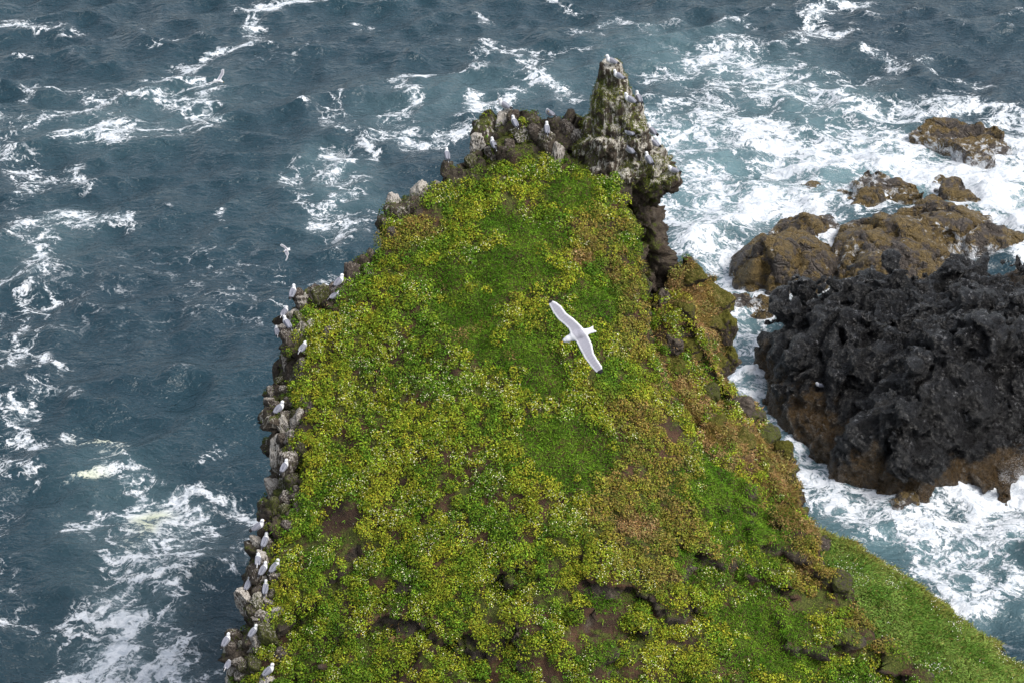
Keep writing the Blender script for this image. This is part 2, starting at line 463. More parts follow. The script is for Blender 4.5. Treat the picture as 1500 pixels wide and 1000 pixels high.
B_RIM = [(974, 425, 70.2), (988, 388, 70.9), (1012, 378, 71.2), (1048, 425, 71.3), (1073, 485, 71.3), (1068, 555, 71.0), (1110, 603, 70.6), (1140, 650, 70.1), (1160, 685, 69.6),
         (1152, 726, 68.7), (1190, 762, 67.9)]
B_IN = [(1180, 860, 66.0), (1080, 760, 66.7), (1000, 660, 67.0), (945, 560, 67.6), (930, 500, 68.6), (940, 465, 69.4)]
B_TOP = [(1012, 440, 69.6), (1022, 520, 69.2), (1055, 600, 68.9), (1105, 665, 68.2), (995, 430, 70.2), (975, 510, 68.6)]
D_RIM = [(1140, 735, 73.5), (1200, 768, 70.8), (1280, 804, 70.0), (1345, 846, 69.5), (1398, 888, 69.0), (1480, 950, 68.2), (1560, 1010, 67.5), (1720, 1130, 66.0),
         (1900, 1330, 63.0), (1600, 1420, 60.6), (1380, 1250, 62.4), (1290, 1010, 65.3), (1210, 880, 67.4), (1150, 800, 70.0)]
D_TOP = [(1300, 880, 67.4), (1400, 980, 65.9), (1500, 1060, 64.9), (1350, 920, 67.2)]
def W(lst): return np.array([at(*p) for p in lst])
A_poly = W(A_RIM + A_HID + A_RIGHT); A_H = tps(np.concatenate([A_poly, W(A_IN)]))
B_poly = W(B_RIM + B_IN); B_H = tps(np.concatenate([B_poly, W(B_TOP)]), 0.01)
D_poly = W(D_RIM); D_H = tps(np.concatenate([D_poly, W(D_TOP)]), 0.02)

def ZP(lst): return np.array([on_z(*p) for p in lst])
ROCKS = [  # name, label, material, rim (px, py, z), top points, lump kind, voxel
 ('lava_outcrop', 'big black lumpy lava outcrop with brown foot at the right edge', 'lava',
  [(1116, 590, .6), (1118, 520, 1.0), (1122, 478, 2.4), (1146, 440, 2.8), (1210, 402, 3.0), (1280, 388, 3.2), (1360, 384, 3.4), (1450, 392, 3.4), (1560, 400, 3.4), (1660, 440, 2), (1720, 540, 1),
   (1640, 650, .6), (1500, 685, .5), (1470, 712, .3), (1400, 722, .3), (1330, 735, .3), (1295, 722, .3), (1225, 700, .3), (1212, 660, .5), (1175, 640, .5)],
  [(1200, 470, 4.0), (1170, 560, 2.2), (1300, 430, 4.4), (1300, 520, 4.4), (1400, 450, 5.2), (1490, 470, 5.6), (1420, 560, 4.4), (1300, 610, 3.6), (1240, 620, 2.6), (1430, 650, 3.4), (1350, 665, 2.2), (1200, 600, 2.6), (1560, 540, 4.5), (1270, 690, .9), (1440, 700, .8)], 0.12),
 ('sea_rock', 'dark black boulder behind the lava outcrop at the right edge', 'lava',
  [(1452, 400, 1.5), (1475, 385, 1.5), (1520, 375, 1.5), (1580, 390, 1.2), (1580, 450, 1), (1500, 455, 1.5), (1458, 430, 1.5)], [(1500, 405, 5.4), (1530, 410, 5.6), (1475, 412, 4.2)], 0.14),
 ('sea_rock', 'long brown weedy rock shelf between the lava outcrop and the surf', 'weed',
  [(1232, 392, .5), (1236, 330, .8), (1275, 318, .8), (1310, 318, .7), (1360, 285, .7), (1400, 272, .6), (1432, 290, .5), (1450, 325, .5), (1492, 352, .3), (1400, 362, .4), (1420, 385, .3), (1440, 420, .3), (1300, 430, .3), (1235, 425, .3)],
  [(1262, 338, 1.9), (1300, 345, 1.9), (1350, 320, 1.7), (1400, 305, 1.6), (1330, 375, 1.7), (1420, 335, 1.1), (1280, 385, 1.5), (1380, 390, .9)], 0.14),
 ('sea_rock', 'square-cut brown rock block left of the long shelf', 'weed',
  [(1084, 415, .3), (1086, 362, .9), (1105, 350, 1.2), (1165, 338, 1.0), (1190, 345, .8), (1225, 375, .6), (1228, 398, .3), (1175, 425, .2), (1120, 425, .2)],
  [(1110, 362, 2.5), (1160, 355, 2.2), (1195, 375, 1.7), (1130, 372, 2.4)], 0.14),
 ('sea_rock', 'low brown rock washed by foam behind the square-cut block', 'weed',
  [(1128, 338, .3), (1150, 322, .5), (1180, 314, .5), (1215, 312, .4), (1228, 335, .3), (1205, 352, .2), (1165, 350, .2)], [(1170, 330, .95), (1200, 328, .8)], 0.14),
 ('sea_rock', 'flat grey-brown rock in the surf above the long shelf', 'weed',
  [(1212, 282, .4), (1240, 268, .5), (1270, 254, .6), (1310, 262, .7), (1336, 268, .7), (1338, 284, .4), (1300, 288, .3), (1262, 306, .2), (1228, 298, .2)],
  [(1250, 278, .95), (1290, 270, 1.1), (1320, 274, 1.2)], 0.14),
 ('sea_rock', 'farthest brown rock breaking the surf at upper right', 'weed',
  [(1338, 196, .4), (1362, 178, .8), (1392, 174, .9), (1428, 184, .8), (1466, 194, .8), (1474, 212, .4), (1440, 218, .2), (1448, 232, .1), (1425, 232, .1), (1400, 214, .2), (1362, 206, .2)],
  [(1385, 186, 2.4), (1408, 190, 2.3), (1450, 202, 1.9), (1420, 206, 1.4), (1362, 192, 1.5)], 0.14),
 ('sea_rock', 'small dark rock rising from foam beside the splash', 'weed',
  [(1370, 262, .2), (1378, 256, .3), (1384, 266, .2), (1380, 276, .1), (1372, 274, .1)], [(1377, 264, .7)], 0.12),
 ('sea_rock', 'small brown boulder at the foot of the square-cut block', 'weed',
  [(1096, 440, .2), (1108, 432, .5), (1130, 430, .5), (1140, 442, .3), (1128, 456, .1), (1104, 456, .1)], [(1115, 438, 1.0), (1128, 440, .9)], 0.12),
 ('sea_rock', 'smallest brown boulder in the channel by the headland', 'weed',
  [(1070, 438, .2), (1080, 428, .4), (1094, 426, .4), (1098, 438, .2), (1085, 446, .1), (1074, 446, .1)], [(1083, 433, .8)], 0.12),
 ('sea_rock', 'half sunk dark rock under the foam near the spire', 'weed',
  [(1172, 272, 0), (1190, 266, .05), (1202, 272, 0), (1198, 280, -.05), (1178, 280, -.05)], [(1187, 272, .28)], 0.12),
 ('sea_rock', 'weed-topped boulder poking out in front of the lava foot', 'weed',
  [(1302, 728, .2), (1318, 718, .4), (1342, 722, .3), (1345, 740, .1), (1325, 748, .1), (1306, 744, .1)], [(1322, 727, .8)], 0.12),
]

# ------------------------------------------------------------------ sea
def fft_tile(N, L, wind, amp, seed, cut):
    g = np.random.default_rng(seed)
    k = np.fft.fftfreq(N, L / N) * 2 * np.pi
    KX, KY = np.meshgrid(k, k, indexing='ij')
    K = np.hypot(KX, KY); K[0, 0] = 1
    wd = np.array(wind) / np.hypot(*wind)
    Lw = 0.85
    cosf = (KX * wd[0] + KY * wd[1]) / K
    P = np.exp(-1 / (K * Lw) ** 2) / K ** 4 * (0.18 + cosf ** 2) * np.exp(-(K * cut) ** 2)
    P[0, 0] = 0
    h = (g.normal(size=(N, N)) + 1j * g.normal(size=(N, N))) * np.sqrt(P / 2)
    z = np.real(np.fft.ifft2(h)); s = amp / z.std()
    dx = np.real(np.fft.ifft2(-1j * KX / K * h)) * s
    dy = np.real(np.fft.ifft2(-1j * KY / K * h)) * s
    return z * s, dx, dy
def tile_at(T, L, X, Y):
    N = T.shape[0]
    x = X / L * N; y = Y / L * N
    i = np.floor(x).astype(int); j = np.floor(y).astype(int)
    fx, fy = x - i, y - j
    a = T[i % N, j % N]; b = T[(i + 1) % N, j % N]; c = T[i % N, (j + 1) % N]; d = T[(i + 1) % N, (j + 1) % N]
    return (a * (1 - fx) + b * fx) * (1 - fy) + (c * (1 - fx) + d * fx) * fy
FOAM = [  # strokes: pixels, width in pixels, strength
 ([(360, 2), (400, 12), (470, 4)], 14, .75), ([(380, 12), (376, 40), (372, 62), (352, 72)], 11, .62), ([(365, 68), (320, 84), (285, 95), (265, 108)], 12, .72),
 ([(215, 70), (280, 58)], 7, .42), ([(232, 112), (262, 114), (300, 140), (318, 175)], 12, .62), ([(140, 140), (200, 140), (260, 150), (310, 158)], 20, .62), ([(205, 185), (300, 190)], 18, .42),
 ([(108, 202), (150, 200), (185, 195)], 20, .85), ([(30, 145), (50, 125), (85, 140)], 8, .55), ([(5, 178), (60, 170), (115, 165), (170, 185)], 14, .45),
 ([(0, 40), (40, 38), (95, 46)], 13, .5), ([(20, 85), (55, 88)], 6, .35), ([(0, 215), (45, 240), (30, 290), (90, 250), (130, 270)], 16, .48),
 ([(20, 300), (60, 285)], 12, .4), ([(35, 330), (90, 325), (130, 330), (185, 320)], 20, .72), ([(70, 350), (50, 375), (75, 400)], 16, .6), ([(0, 400), (30, 395)], 10, .5),
 ([(30, 430), (60, 440), (25, 470), (40, 500), (10, 540)], 20, .42), ([(60, 530), (110, 540)], 10, .4), ([(0, 610), (40, 595), (60, 565), (110, 575)], 14, .5),
 ([(10, 600), (25, 640), (60, 650)], 12, .5), ([(0, 680), (50, 690)], 14, .4), ([(110, 640), (160, 640), (165, 670)], 14, .45), ([(90, 700), (150, 695), (190, 720), (210, 745)], 9, .6),
 ([(165, 665), (190, 700), (240, 720)], 16, .45), ([(210, 740), (260, 720), (300, 715), (370, 735)], 15, .75), ([(200, 755), (240, 760), (270, 765)], 24, .75), ([(130, 770), (150, 760)], 18, .5),
 ([(210, 800), (190, 850), (160, 880), (150, 920)], 36, .64), ([(260, 790), (245, 830), (250, 870)], 20, .58), ([(120, 915), (180, 920), (250, 915)], 24, .62),
 ([(160, 960), (165, 990), (240, 985), (270, 960)], 26, .8), ([(120, 995), (280, 1000)], 25, .7), ([(320, 800), (325, 870)], 12, .35), ([(10, 890), (50, 920)], 18, .35), ([(310, 670), (325, 655)], 10, .35),
 ([(500, 225), (497, 240), (480, 250)], 9, .85), ([(480, 260), (520, 280), (470, 300)], 14, .5), ([(440, 240), (430, 290)], 14, .4), ([(330, 320), (350, 330)], 8, .35),
 ([(575, 170), (600, 140), (590, 120), (650, 110), (700, 102)], 12, .6), ([(580, 185), (620, 200), (680, 190)], 16, .55), ([(600, 200), (560, 190), (540, 220)], 14, .45), ([(700, 165), (705, 145), (690, 170)], 10, .8),
 ([(670, 175), (720, 165), (760, 120)], 7, .6), ([(785, 105), (810, 125), (818, 130)], 7, .7), ([(700, 85), (780, 75), (850, 80)], 12, .42), ([(500, 130), (480, 160), (510, 190)], 14, .38),
 ([(770, 90), (830, 150)], 18, .42), ([(690, 60), (730, 70)], 10, .35), ([(520, 30), (560, 40)], 8, .35), ([(710, 20), (720, 30)], 10, .4), ([(800, 5), (860, 20)], 8, .35), ([(440, 300), (520, 330), (500, 360)], 16, .36),
 ([(895, 38), (955, 45)], 10, .55), ([(835, 40), (880, 50)], 10, .35), ([(1050, 40), (1080, 35), (1085, 28)], 6, .5), ([(1190, 5), (1225, 10), (1270, 12)], 12, .8), ([(1200, 20), (1185, 45), (1240, 40)], 12, .62),
 ([(1010, 90), (1040, 70), (1100, 60), (1150, 60)], 22, .48), ([(960, 110), (1000, 95), (1040, 75)], 14, .5), ([(1050, 80), (1110, 100), (1150, 100)], 26, .56), ([(1100, 100), (1140, 130), (1180, 140)], 34, .56),
 ([(1000, 150), (1050, 170), (1030, 130)], 26, .5), ([(1270, 70), (1290, 90), (1310, 100)], 10, .5), ([(1330, 80), (1400, 110), (1440, 125)], 14, .35), ([(1230, 110), (1290, 120)], 18, .4),
 ([(960, 180), (1010, 200), (1060, 190), (1130, 190)], 30, .56), ([(1180, 150), (1250, 160), (1320, 160), (1400, 150)], 26, .6), ([(1380, 160), (1450, 165), (1500, 180)], 20, .66),
 ([(1100, 200), (1170, 210), (1230, 200), (1310, 210)], 34, .72), ([(1010, 250), (1060, 290), (1120, 300)], 36, .66), ([(1060, 320), (1120, 300), (1190, 300)], 34, .95), ([(1150, 240), (1240, 235), (1320, 240), (1400, 250)], 30, .98),
 ([(1350, 250), (1440, 265), (1500, 260)], 32, 1.1), ([(1430, 230), (1500, 225)], 20, .95), ([(1440, 290), (1480, 300), (1500, 320)], 34, 1.25), ([(980, 300), (1000, 340), (1050, 400), (1075, 420)], 26, .66),
 ([(1030, 350), (1070, 370), (1080, 400)], 20, .8), ([(1195, 310), (1210, 340), (1200, 360)], 12, .85), ([(1410, 360), (1460, 372), (1500, 370)], 16, .95), ([(1080, 420), (1095, 470), (1110, 510)], 22, .6),
 ([(1090, 425), (1130, 425), (1140, 430)], 9, .9), ([(1085, 555), (1110, 545), (1150, 555)], 26, .8), ([(1110, 580), (1135, 590)], 24, .7), ([(1170, 650), (1195, 690), (1220, 720)], 30, .68), ([(1150, 680), (1180, 720), (1230, 750)], 26, .55),
 ([(1230, 740), (1290, 735), (1330, 755)], 26, .7), ([(1340, 760), (1400, 745), (1460, 735)], 28, .78), ([(1450, 720), (1480, 710), (1510, 690)], 36, 1.2), ([(1380, 800), (1440, 780), (1500, 770)], 30, .66),
 ([(1250, 780), (1320, 790), (1350, 820)], 24, .5), ([(1400, 830), (1460, 850), (1440, 885)], 26, .62), ([(1380, 860), (1410, 890), (1460, 900)], 18, .75), ([(1480, 830), (1500, 860)], 24, .5), ([(1540, 720), (1620, 760), (1600, 850)], 60, .7),
 ([(1540, 200), (1700, 260), (1800, 300)], 60, .8), ([(-60, 200), (-200, 300)], 60, .5), ([(-80, 600), (-60, 900)], 50, .45)]
MILK = [([(1000, 80), (1120, 110), (1250, 200)], 70, .45), ([(1000, 200), (1060, 300), (1150, 290)], 70, .75), ([(1200, 240), (1420, 260), (1500, 300)], 70, .8), ([(1030, 350), (1085, 420), (1100, 500)], 40, .6),
        ([(1120, 560), (1180, 680)], 40, .7), ([(1250, 770), (1400, 800), (1500, 780)], 60, .6), ([(1380, 850), (1460, 890)], 50, .45), ([(200, 760), (190, 900), (200, 1000)], 60, .28), ([(480, 240), (500, 300)], 40, .3),
        ([(150, 180), (260, 150)], 70, .22), ([(590, 160), (800, 120)], 60, .28), ([(90, 340), (40, 380)], 50, .2), ([(150, 690), (200, 740)], 50, .25)]
def build_sea():
    fx = np.arange(-52, 52.01, 0.24)
    fy = np.arange(50, 150.01, 0.24)
    grow = np.array([1.2, 3, 6, 12, 25, 60, 140, 350, 900, 2200, 5200])
    xs = np.concatenate([(-52 - grow)[::-1], fx, 52 + grow])
    ys = np.concatenate([(50 - grow[:8])[::-1], fy, 150 + grow])
    X, Y = np.meshgrid(xs, ys, indexing='ij')
    fade = np.clip(1 - (np.maximum(np.abs(X) - 60, 0) + np.maximum(np.abs(Y - 100) - 60, 0)) / 60, 0, 1)
    z1, dx1, dy1 = fft_tile(256, 67.0, (0.5, -1.0), 0.140, 3, 0.28)
    z2, dx2, dy2 = fft_tile(256, 31.0, (-0.25, -1.0), 0.085, 5, 0.12)
    c, s = math.cos(0.6), math.sin(0.6)
    Xr, Yr = X * c - Y * s, X * s + Y * c
    Z = tile_at(z1, 67, X, Y) + tile_at(z2, 31, Xr, Yr)
    DX, DY = tile_at(dx1, 67, X, Y), tile_at(dy1, 67, X, Y)
    swell = 0.18 * np.sin((X * 0.32 - Y * 0.95) * 2 * np.pi / 15 + 1.5 * np.sin(X * 0.11)) * (0.6 + 0.4 * np.sin(X * 0.07 + Y * 0.05))
    Z = Z + swell
    flat2 = np.stack([X.ravel(), Y.ravel(), np.zeros(X.size)], 1)
    wob = np.stack([fbm(flat2 * 0.22, 3, 40), fbm(flat2 * 0.22 + 50, 3, 44)], 1).reshape(*X.shape, 2)
    Xw, Yw = X + wob[..., 0] * 1.3, Y + wob[..., 1] * 2.0
    def field(strokes):
        f = np.zeros(X.shape)
        for pts, wpx, st in strokes:
            P = [on_z(*q)[:2] for q in pts]
            cx, cy = np.mean([q[0] for q in pts]), np.mean([q[1] for q in pts])
            wm = wpx * (CAM_H / (SN + (cy - 500) / FPX * CS)) / FPX * 1.35
            xs0, xs1 = min(p[0] for p in P) - 3.2 * wm - 3, max(p[0] for p in P) + 3.2 * wm + 3
            ys0, ys1 = min(p[1] for p in P) - 3.2 * wm - 5, max(p[1] for p in P) + 3.2 * wm + 5
            i0, i1 = np.searchsorted(xs, [xs0, xs1]); j0, j1 = np.searchsorted(ys, [ys0, ys1])
            d = seg_d(P, Xw[i0:i1, j0:j1], Yw[i0:i1, j0:j1]) / wm
            v = st * (0.90 if cx < 460 else 1.0 if cx < 960 else 1.10) * np.exp(-(d * 0.85) ** 2)
            f[i0:i1, j0:j1] = np.maximum(f[i0:i1, j0:j1], v) + 0.22 * np.minimum(f[i0:i1, j0:j1], v)
        return f
    foam = field(FOAM)
    milk = field(MILK)
    for r in ROCKS:
        P = ZP(r[3])[:, :2]
        b = np.array([P.min(0) - 4, P.max(0) + 4])
        i0, i1 = np.searchsorted(xs, b[:, 0]); j0, j1 = np.searchsorted(ys, b[:, 1])
        d = poly_sd(P, X[i0:i1, j0:j1], Y[i0:i1, j0:j1])
        ring = 0.62 * np.exp(-(np.maximum(d - 0.3, 0) / 0.7) ** 2)
        foam[i0:i1, j0:j1] = np.maximum(foam[i0:i1, j0:j1], ring)
    base = 0.03 + 0.22 * fbm(flat2 * 0.06, 3, 60).reshape(X.shape)
    crest = sstep(0.18, 0.5, Z) * 0.16
    foam = np.maximum(foam, np.clip(base + crest, 0, .3)) + 0.10 * fbm(flat2 * 0.5, 3, 71).reshape(X.shape) * sstep(.1, .5, foam)
    foam = foam * (0.84 + 0.42 * fbm(flat2 * 0.85, 3, 75).reshape(X.shape))
    heap = sstep(0.75, 1.3, foam)
    Z = Z * (1 + 0.3 * sstep(.4, 1, foam)) + heap * (0.08 + 0.15 * np.maximum(ridged(flat2 * 0.55, 3, 80).reshape(X.shape), -0.2))
    bl = np.zeros(X.shape)
    for q, r_, s_ in (((145, 640), 24, .6), ((110, 705), 26, .6), ((212, 765), 15, .7), ((185, 630), 16, .5), ((200, 785), 13, .6), ((165, 660), 16, .4)):
        p = on_z(*q); wm = r_ / 30.0
        bl = np.maximum(bl, s_ * np.exp(-(((Xw - p[0]) / wm) ** 2 + ((Yw - p[1]) / (wm * 1.7)) ** 2)))
    V = np.stack([X - 0.9 * DX * fade, Y - 0.9 * DY * fade, Z * fade], -1).reshape(-1, 3)
    nx, ny = X.shape
    g = np.arange(nx * ny).reshape(nx, ny)
    F = np.stack([g[:-1, :-1], g[1:, :-1], g[1:, 1:], g[:-1, 1:]], -1).reshape(-1, 4)
    me = mesh_data('sea', V, F, M_SEA, {'foam': foam.ravel(), 'milky': np.clip(milk, 0, 1).ravel(), 'bloom': bl.ravel()})
    o = link('sea', me, kind='structure', label='dark teal sea streaked with white foam around the headland', cat='sea')
    return o
build_sea()
print('sea', time.time() - T0)

# ------------------------------------------------------------------ headland
def facets(Q, seed):
    """angular broken rock: every cell is a tilted flat face with its own step"""
    i = np.floor(Q).astype(np.int64)
    f1 = np.full(len(Q), 9.0, np.float32); f2 = f1.copy()
    best = np.zeros((len(Q), 3), np.float32); bh = np.zeros(len(Q), np.uint32)
    for dx in (-1, 0, 1):
        for dy in (-1, 0, 1):
            for dz in (-1, 0, 1):
                c = i + np.array([dx, dy, dz])
                h = hash3(c[:, 0], c[:, 1], c[:, 2], seed)
                dl = (Q - c - np.stack([(h & 1023), (h >> np.uint32(10)) & 1023, (h >> np.uint32(20)) & 1023], 1) / 1023.0).astype(np.float32)
                dd = np.sqrt((dl ** 2).sum(1))
                cl = dd < f1
                f2 = np.where(cl, f1, np.minimum(f2, dd)); f1 = np.where(cl, dd, f1)
                best[cl] = dl[cl]; bh = np.where(cl, h, bh)
    g = hash3(bh & np.uint32(0xffff), bh >> np.uint32(16), bh, seed + 1)
    n = np.stack([(g & 1023), (g >> np.uint32(10)) & 1023, (g >> np.uint32(20)) & 1023], 1).astype(np.float32) / 511.5 - 1
    st = ((g * np.uint32(2654435761)) >> np.uint32(8)).astype(np.float32) / 16777216.0 - 0.5
    return st, (best * n).sum(1), np.exp(-((f2 - f1) / 0.07) ** 2)
def rock_disp(V, scale, amp, seed, bulb=0.0):
    Q = V * np.array([1, 1, 0.8]) / scale
    Q = Q + 0.12 * np.stack([noise(Q * 1.3, seed + 50), noise(Q * 1.3 + 31, seed + 51), noise(Q * 1.3 + 67, seed + 52)], 1)
    a, b, c = facets(Q, seed)
    a2, b2, c2 = facets(Q * 2.7 + 5, seed + 3)
    return amp * (0.9 * a + 0.9 * b - (0.40 + bulb) * c + 0.36 * a2 + 0.42 * b2 - 0.16 * c2 + 0.16 * fbm(Q * 5, 3, seed + 9))
def build_headland():
    h = 0.125
    x0, x1, y0, y1, z0, z1 = -13.0, 20.5, 41.5, 68.0, -1.5, 24.0
    xs, ys, zs = np.arange(x0, x1, h), np.arange(y0, y1, h), np.arange(z0, z1, h)
    X, Y = np.meshgrid(xs, ys, indexing='ij')
    fl = np.stack([X.ravel(), Y.ravel(), np.zeros(X.size)], 1)
    wob = fbm(fl * 0.55, 4, 5).reshape(X.shape)
    da = poly_sd(A_poly[:, :2], X, Y) + 0.55 * wob
    db = poly_sd(B_poly[:, :2], X, Y) + 0.5 * wob
    ha = A_H(X, Y); hb = B_H(X, Y)
    g, g2, cid = worley(fl * 1.05 + 3, 12)
    und = 0.22 * fbm(fl * 0.30, 3, 21).reshape(X.shape) + (0.34 * (0.5 - g)).reshape(X.shape)
    bl_, _, bc = worley(fl * 0.62 + 9, 17)
    ha = ha + und; hb = hb + und + 0.5 * fbm(fl * 0.5, 3, 19).reshape(X.shape) + (1.0 * (bc - 0.5) + 0.5 * (0.5 - bl_)).reshape(X.shape)
    # small soil terraces near the foot of the slope
    st = fbm(fl * np.array([0.35, 0.6, 1]) , 3, 33).reshape(X.shape)
    low = sstep(15.5, 12.5, ha)
    ha = ha + low * 0.42 * sstep(-0.03, 0.03, st) - 0.2 * low
    Z = zs[None, None, :].astype(np.float32)
    f32 = lambda a: a.astype(np.float32)[:, :, None]
    va = smax((Z - f32(ha)) * 0.8, f32(da) - 0.035 * (f32(ha) - Z), 0.5)
    vb = smax((Z - f32(hb)) * 0.75, f32(db) - 0.10 * (f32(hb) - Z), 0.6)
    vol = smin(va, vb, 0.35)
    del va, vb
    V, F = surface_nets(vol, (x0, y0, z0), h)
    N = vnormals(V, F)
    # how rocky: steep, or close to the seaward rim
    dA = poly_sd(A_poly[:, :2], V[:, 0], V[:, 1]) ; dB = poly_sd(B_poly[:, :2], V[:, 0], V[:, 1])
    rim = W(A_RIM)[:, :2]
    dl = seg_d([tuple(p) for p in rim], V[:, 0], V[:, 1])
    rn = fbm(V * 0.8, 3, 8)
    rimw = 1.0 - 0.35 * sstep(56.5, 58, V[:, 1]) + 3.3 * sstep(61.0, 62.6, V[:, 1])
    rock = np.maximum(sstep(0.50, 0.30, N[:, 2]), sstep(rimw, rimw * 0.4, dl + 0.7 * rn))
    Ad = np.where(dA < 0, 1, 0)
    V = V + N * (rock * rock_disp(V, 0.95, 0.55, 2))[:, None]
    V = V + N * ((1 - rock) * (0.10 * fbm(V * 1.6, 4, 15)))[:, None]
    N = vnormals(V, F)
    moss = np.clip(0.25 + 0.5 * N[:, 2] + 0.5 * rn, 0, 1) * 0.75
    gu = np.zeros(len(V))
    gu = np.maximum(gu, sstep(0.9, 0.2, dl) * 0.40 * sstep(0.0, 0.5, noise(V * 1.1, 90) + 0.15))
    me = mesh_data('headland', V, F, M_HEAD, {'rock': rock, 'moss': moss, 'guano': gu})
    o = link('headland', me, kind='structure', label='steep plant covered headland falling to the sea', cat='headland')
    return o, V, F, N, rock
HEAD, HV, HF, HN, HROCK = build_headland()
print('headland', len(HV), time.time() - T0)

def build_slope():
    h = 0.16
    x0, x1, y0, y1, z0, z1 = 7.5, 27.0, 42.0, 64.0, -1.5, 13.5
    xs, ys, zs = np.arange(x0, x1, h), np.arange(y0, y1, h), np.arange(z0, z1, h)
    X, Y = np.meshgrid(xs, ys, indexing='ij')
    fl = np.stack([X.ravel(), Y.ravel(), np.zeros(X.size)], 1)
    d = poly_sd(D_poly[:, :2], X, Y) + 0.8 * fbm(fl * 0.7, 5, 5, 0.6).reshape(X.shape)
    hh = D_H(X, Y) + 0.18 * fbm(fl * 0.4, 3, 9).reshape(X.shape)
    Z = zs[None, None, :].astype(np.float32)
    f32 = lambda a: a.astype(np.float32)[:, :, None]
    vol = smax((Z - f32(hh)) * 0.9, f32(d) - 0.12 * (f32(hh) - Z), 0.9)
    V, F = surface_nets(vol, (x0, y0, z0), h)
    N = vnormals(V, F)
    rock = sstep(0.55, 0.3, N[:, 2])
    V = V + N * (rock * rock_disp(V, 1.0, 0.4, 6) + (1 - rock) * 0.07 * fbm(V * 1.5, 3, 3))[:, None]
    N = vnormals(V, F)
    me = mesh_data('grassy_slope', V, F, M_HEAD, {'rock': rock, 'moss': np.clip(0.3 + 0.6 * N[:, 2], 0, 1), 'guano': np.zeros(len(V))})
    return link('grassy_slope', me, kind='structure', label='smooth grass slope below the headland at lower right', cat='slope'), V, F, N, rock
SLOPE, SV, SF, SNn, SROCK = build_slope()

# ------------------------------------------------------------------ rock spire
SP_Y = 62.7
SP = [(90, 880, 912), (100, 877, 914), (112, 877, 916), (140, 871, 922), (160, 864, 937), (180, 857, 950), (200, 853, 955), (222, 853, 962), (236, 856, 978), (252, 862, 990), (264, 868, 988),
      (278, 880, 976), (295, 888, 969), (320, 893, 966), (380, 893, 976), (430, 890, 985)]
def build_spire():
    lv = []
    for py, a, b in SP:
        v = (py - 500) / FPX
        d = SP_Y / (CS - v * SN)
        p, q = at(a, py, d), at(b, py, d)
        lv.append((p[2], (p[0] + q[0]) / 2, (q[0] - p[0]) / 2))
    lv.append((-2.0, lv[-1][1] - 0.3, lv[-1][2] + 0.8))
    lv = np.array(lv)[::-1]
    h = 0.085
    x0, x1, y0, y1, z0, z1 = 0.5, 7.5, 58.8, 67.5, -1.5, 25.2
    xs, ys, zs = np.arange(x0, x1, h), np.arange(y0, y1, h), np.arange(z0, z1, h)
    cx = np.interp(zs, lv[:, 0], lv[:, 1]); wx = np.interp(zs, lv[:, 0], lv[:, 2])
    ledge = 0.10 * np.sin(zs * 5.2 + 0.6 * np.sin(zs * 2.1))
    wy = np.clip(wx * 0.85, 0.32, 2.0) + ledge
    X, Y, Z = [a.astype(np.float32) for a in np.meshgrid(xs, ys, zs, indexing='ij')]
    cyz = SP_Y + np.where(zs < 20.2, 0.75 * sstep(20.4, 19.0, zs), 0)
    u = np.abs(X - cx.astype(np.float32)) / wx.astype(np.float32)
    v = np.abs(Y - (cyz + 0.15).astype(np.float32)) / wy.astype(np.float32)
    r = (u ** 2.6 + v ** 2.6) ** (1 / 2.6)
    vol = (r - 1) * np.minimum(wx, wy).astype(np.float32)
    ztop = lv[-1, 0]
    vol = smax(vol, Z - np.float32(ztop), 0.25)
    V, F = surface_nets(vol, (x0, y0, z0), h)
    N = vnormals(V, F)
    near_tip = sstep(25.0, 22.5, V[:, 2])
    V = V + N * (rock_disp(V, 0.8, 0.44, 31) * (0.2 + 0.8 * sstep(24.8, 20.5, V[:, 2])) + 0.05 * fbm(V * 3, 3, 7))[:, None]
    N = vnormals(V, F)
    rn = noise(V * 0.9, 91)
    moss = np.clip(0.42 + 0.35 * rn - 0.3 * sstep(0, 1, N[:, 0]) + 0.12 * N[:, 2], 0, 1) * sstep(15, 20, V[:, 2] + 1.5)
    up = sstep(20.2, 21.0, V[:, 2] + 0.4 * rn)
    gu = (0.34 + 0.30 * np.clip(N[:, 2], 0, 1) + 0.12 * sstep(0, 1, N[:, 0])) * up + 0.05
    gu = np.maximum(gu, 0.55 * sstep(0.9, 0.0, np.abs(V[:, 2] - 20.5)) * sstep(-0.2, 0.4, noise(V * 0.8, 95) + 0.1))
    me = mesh_data('rock_spire', V, F, M_HEAD, {'rock': np.full(len(V), 0.85), 'moss': moss, 'guano': gu})
    return link('rock_spire', me, parent=HEAD), V, F
SPIRE, PV, PF = build_spire()
SPIRE['label'] = 'mossy white streaked rock spire at the headland tip'
print('spire', len(PV), time.time() - T0)

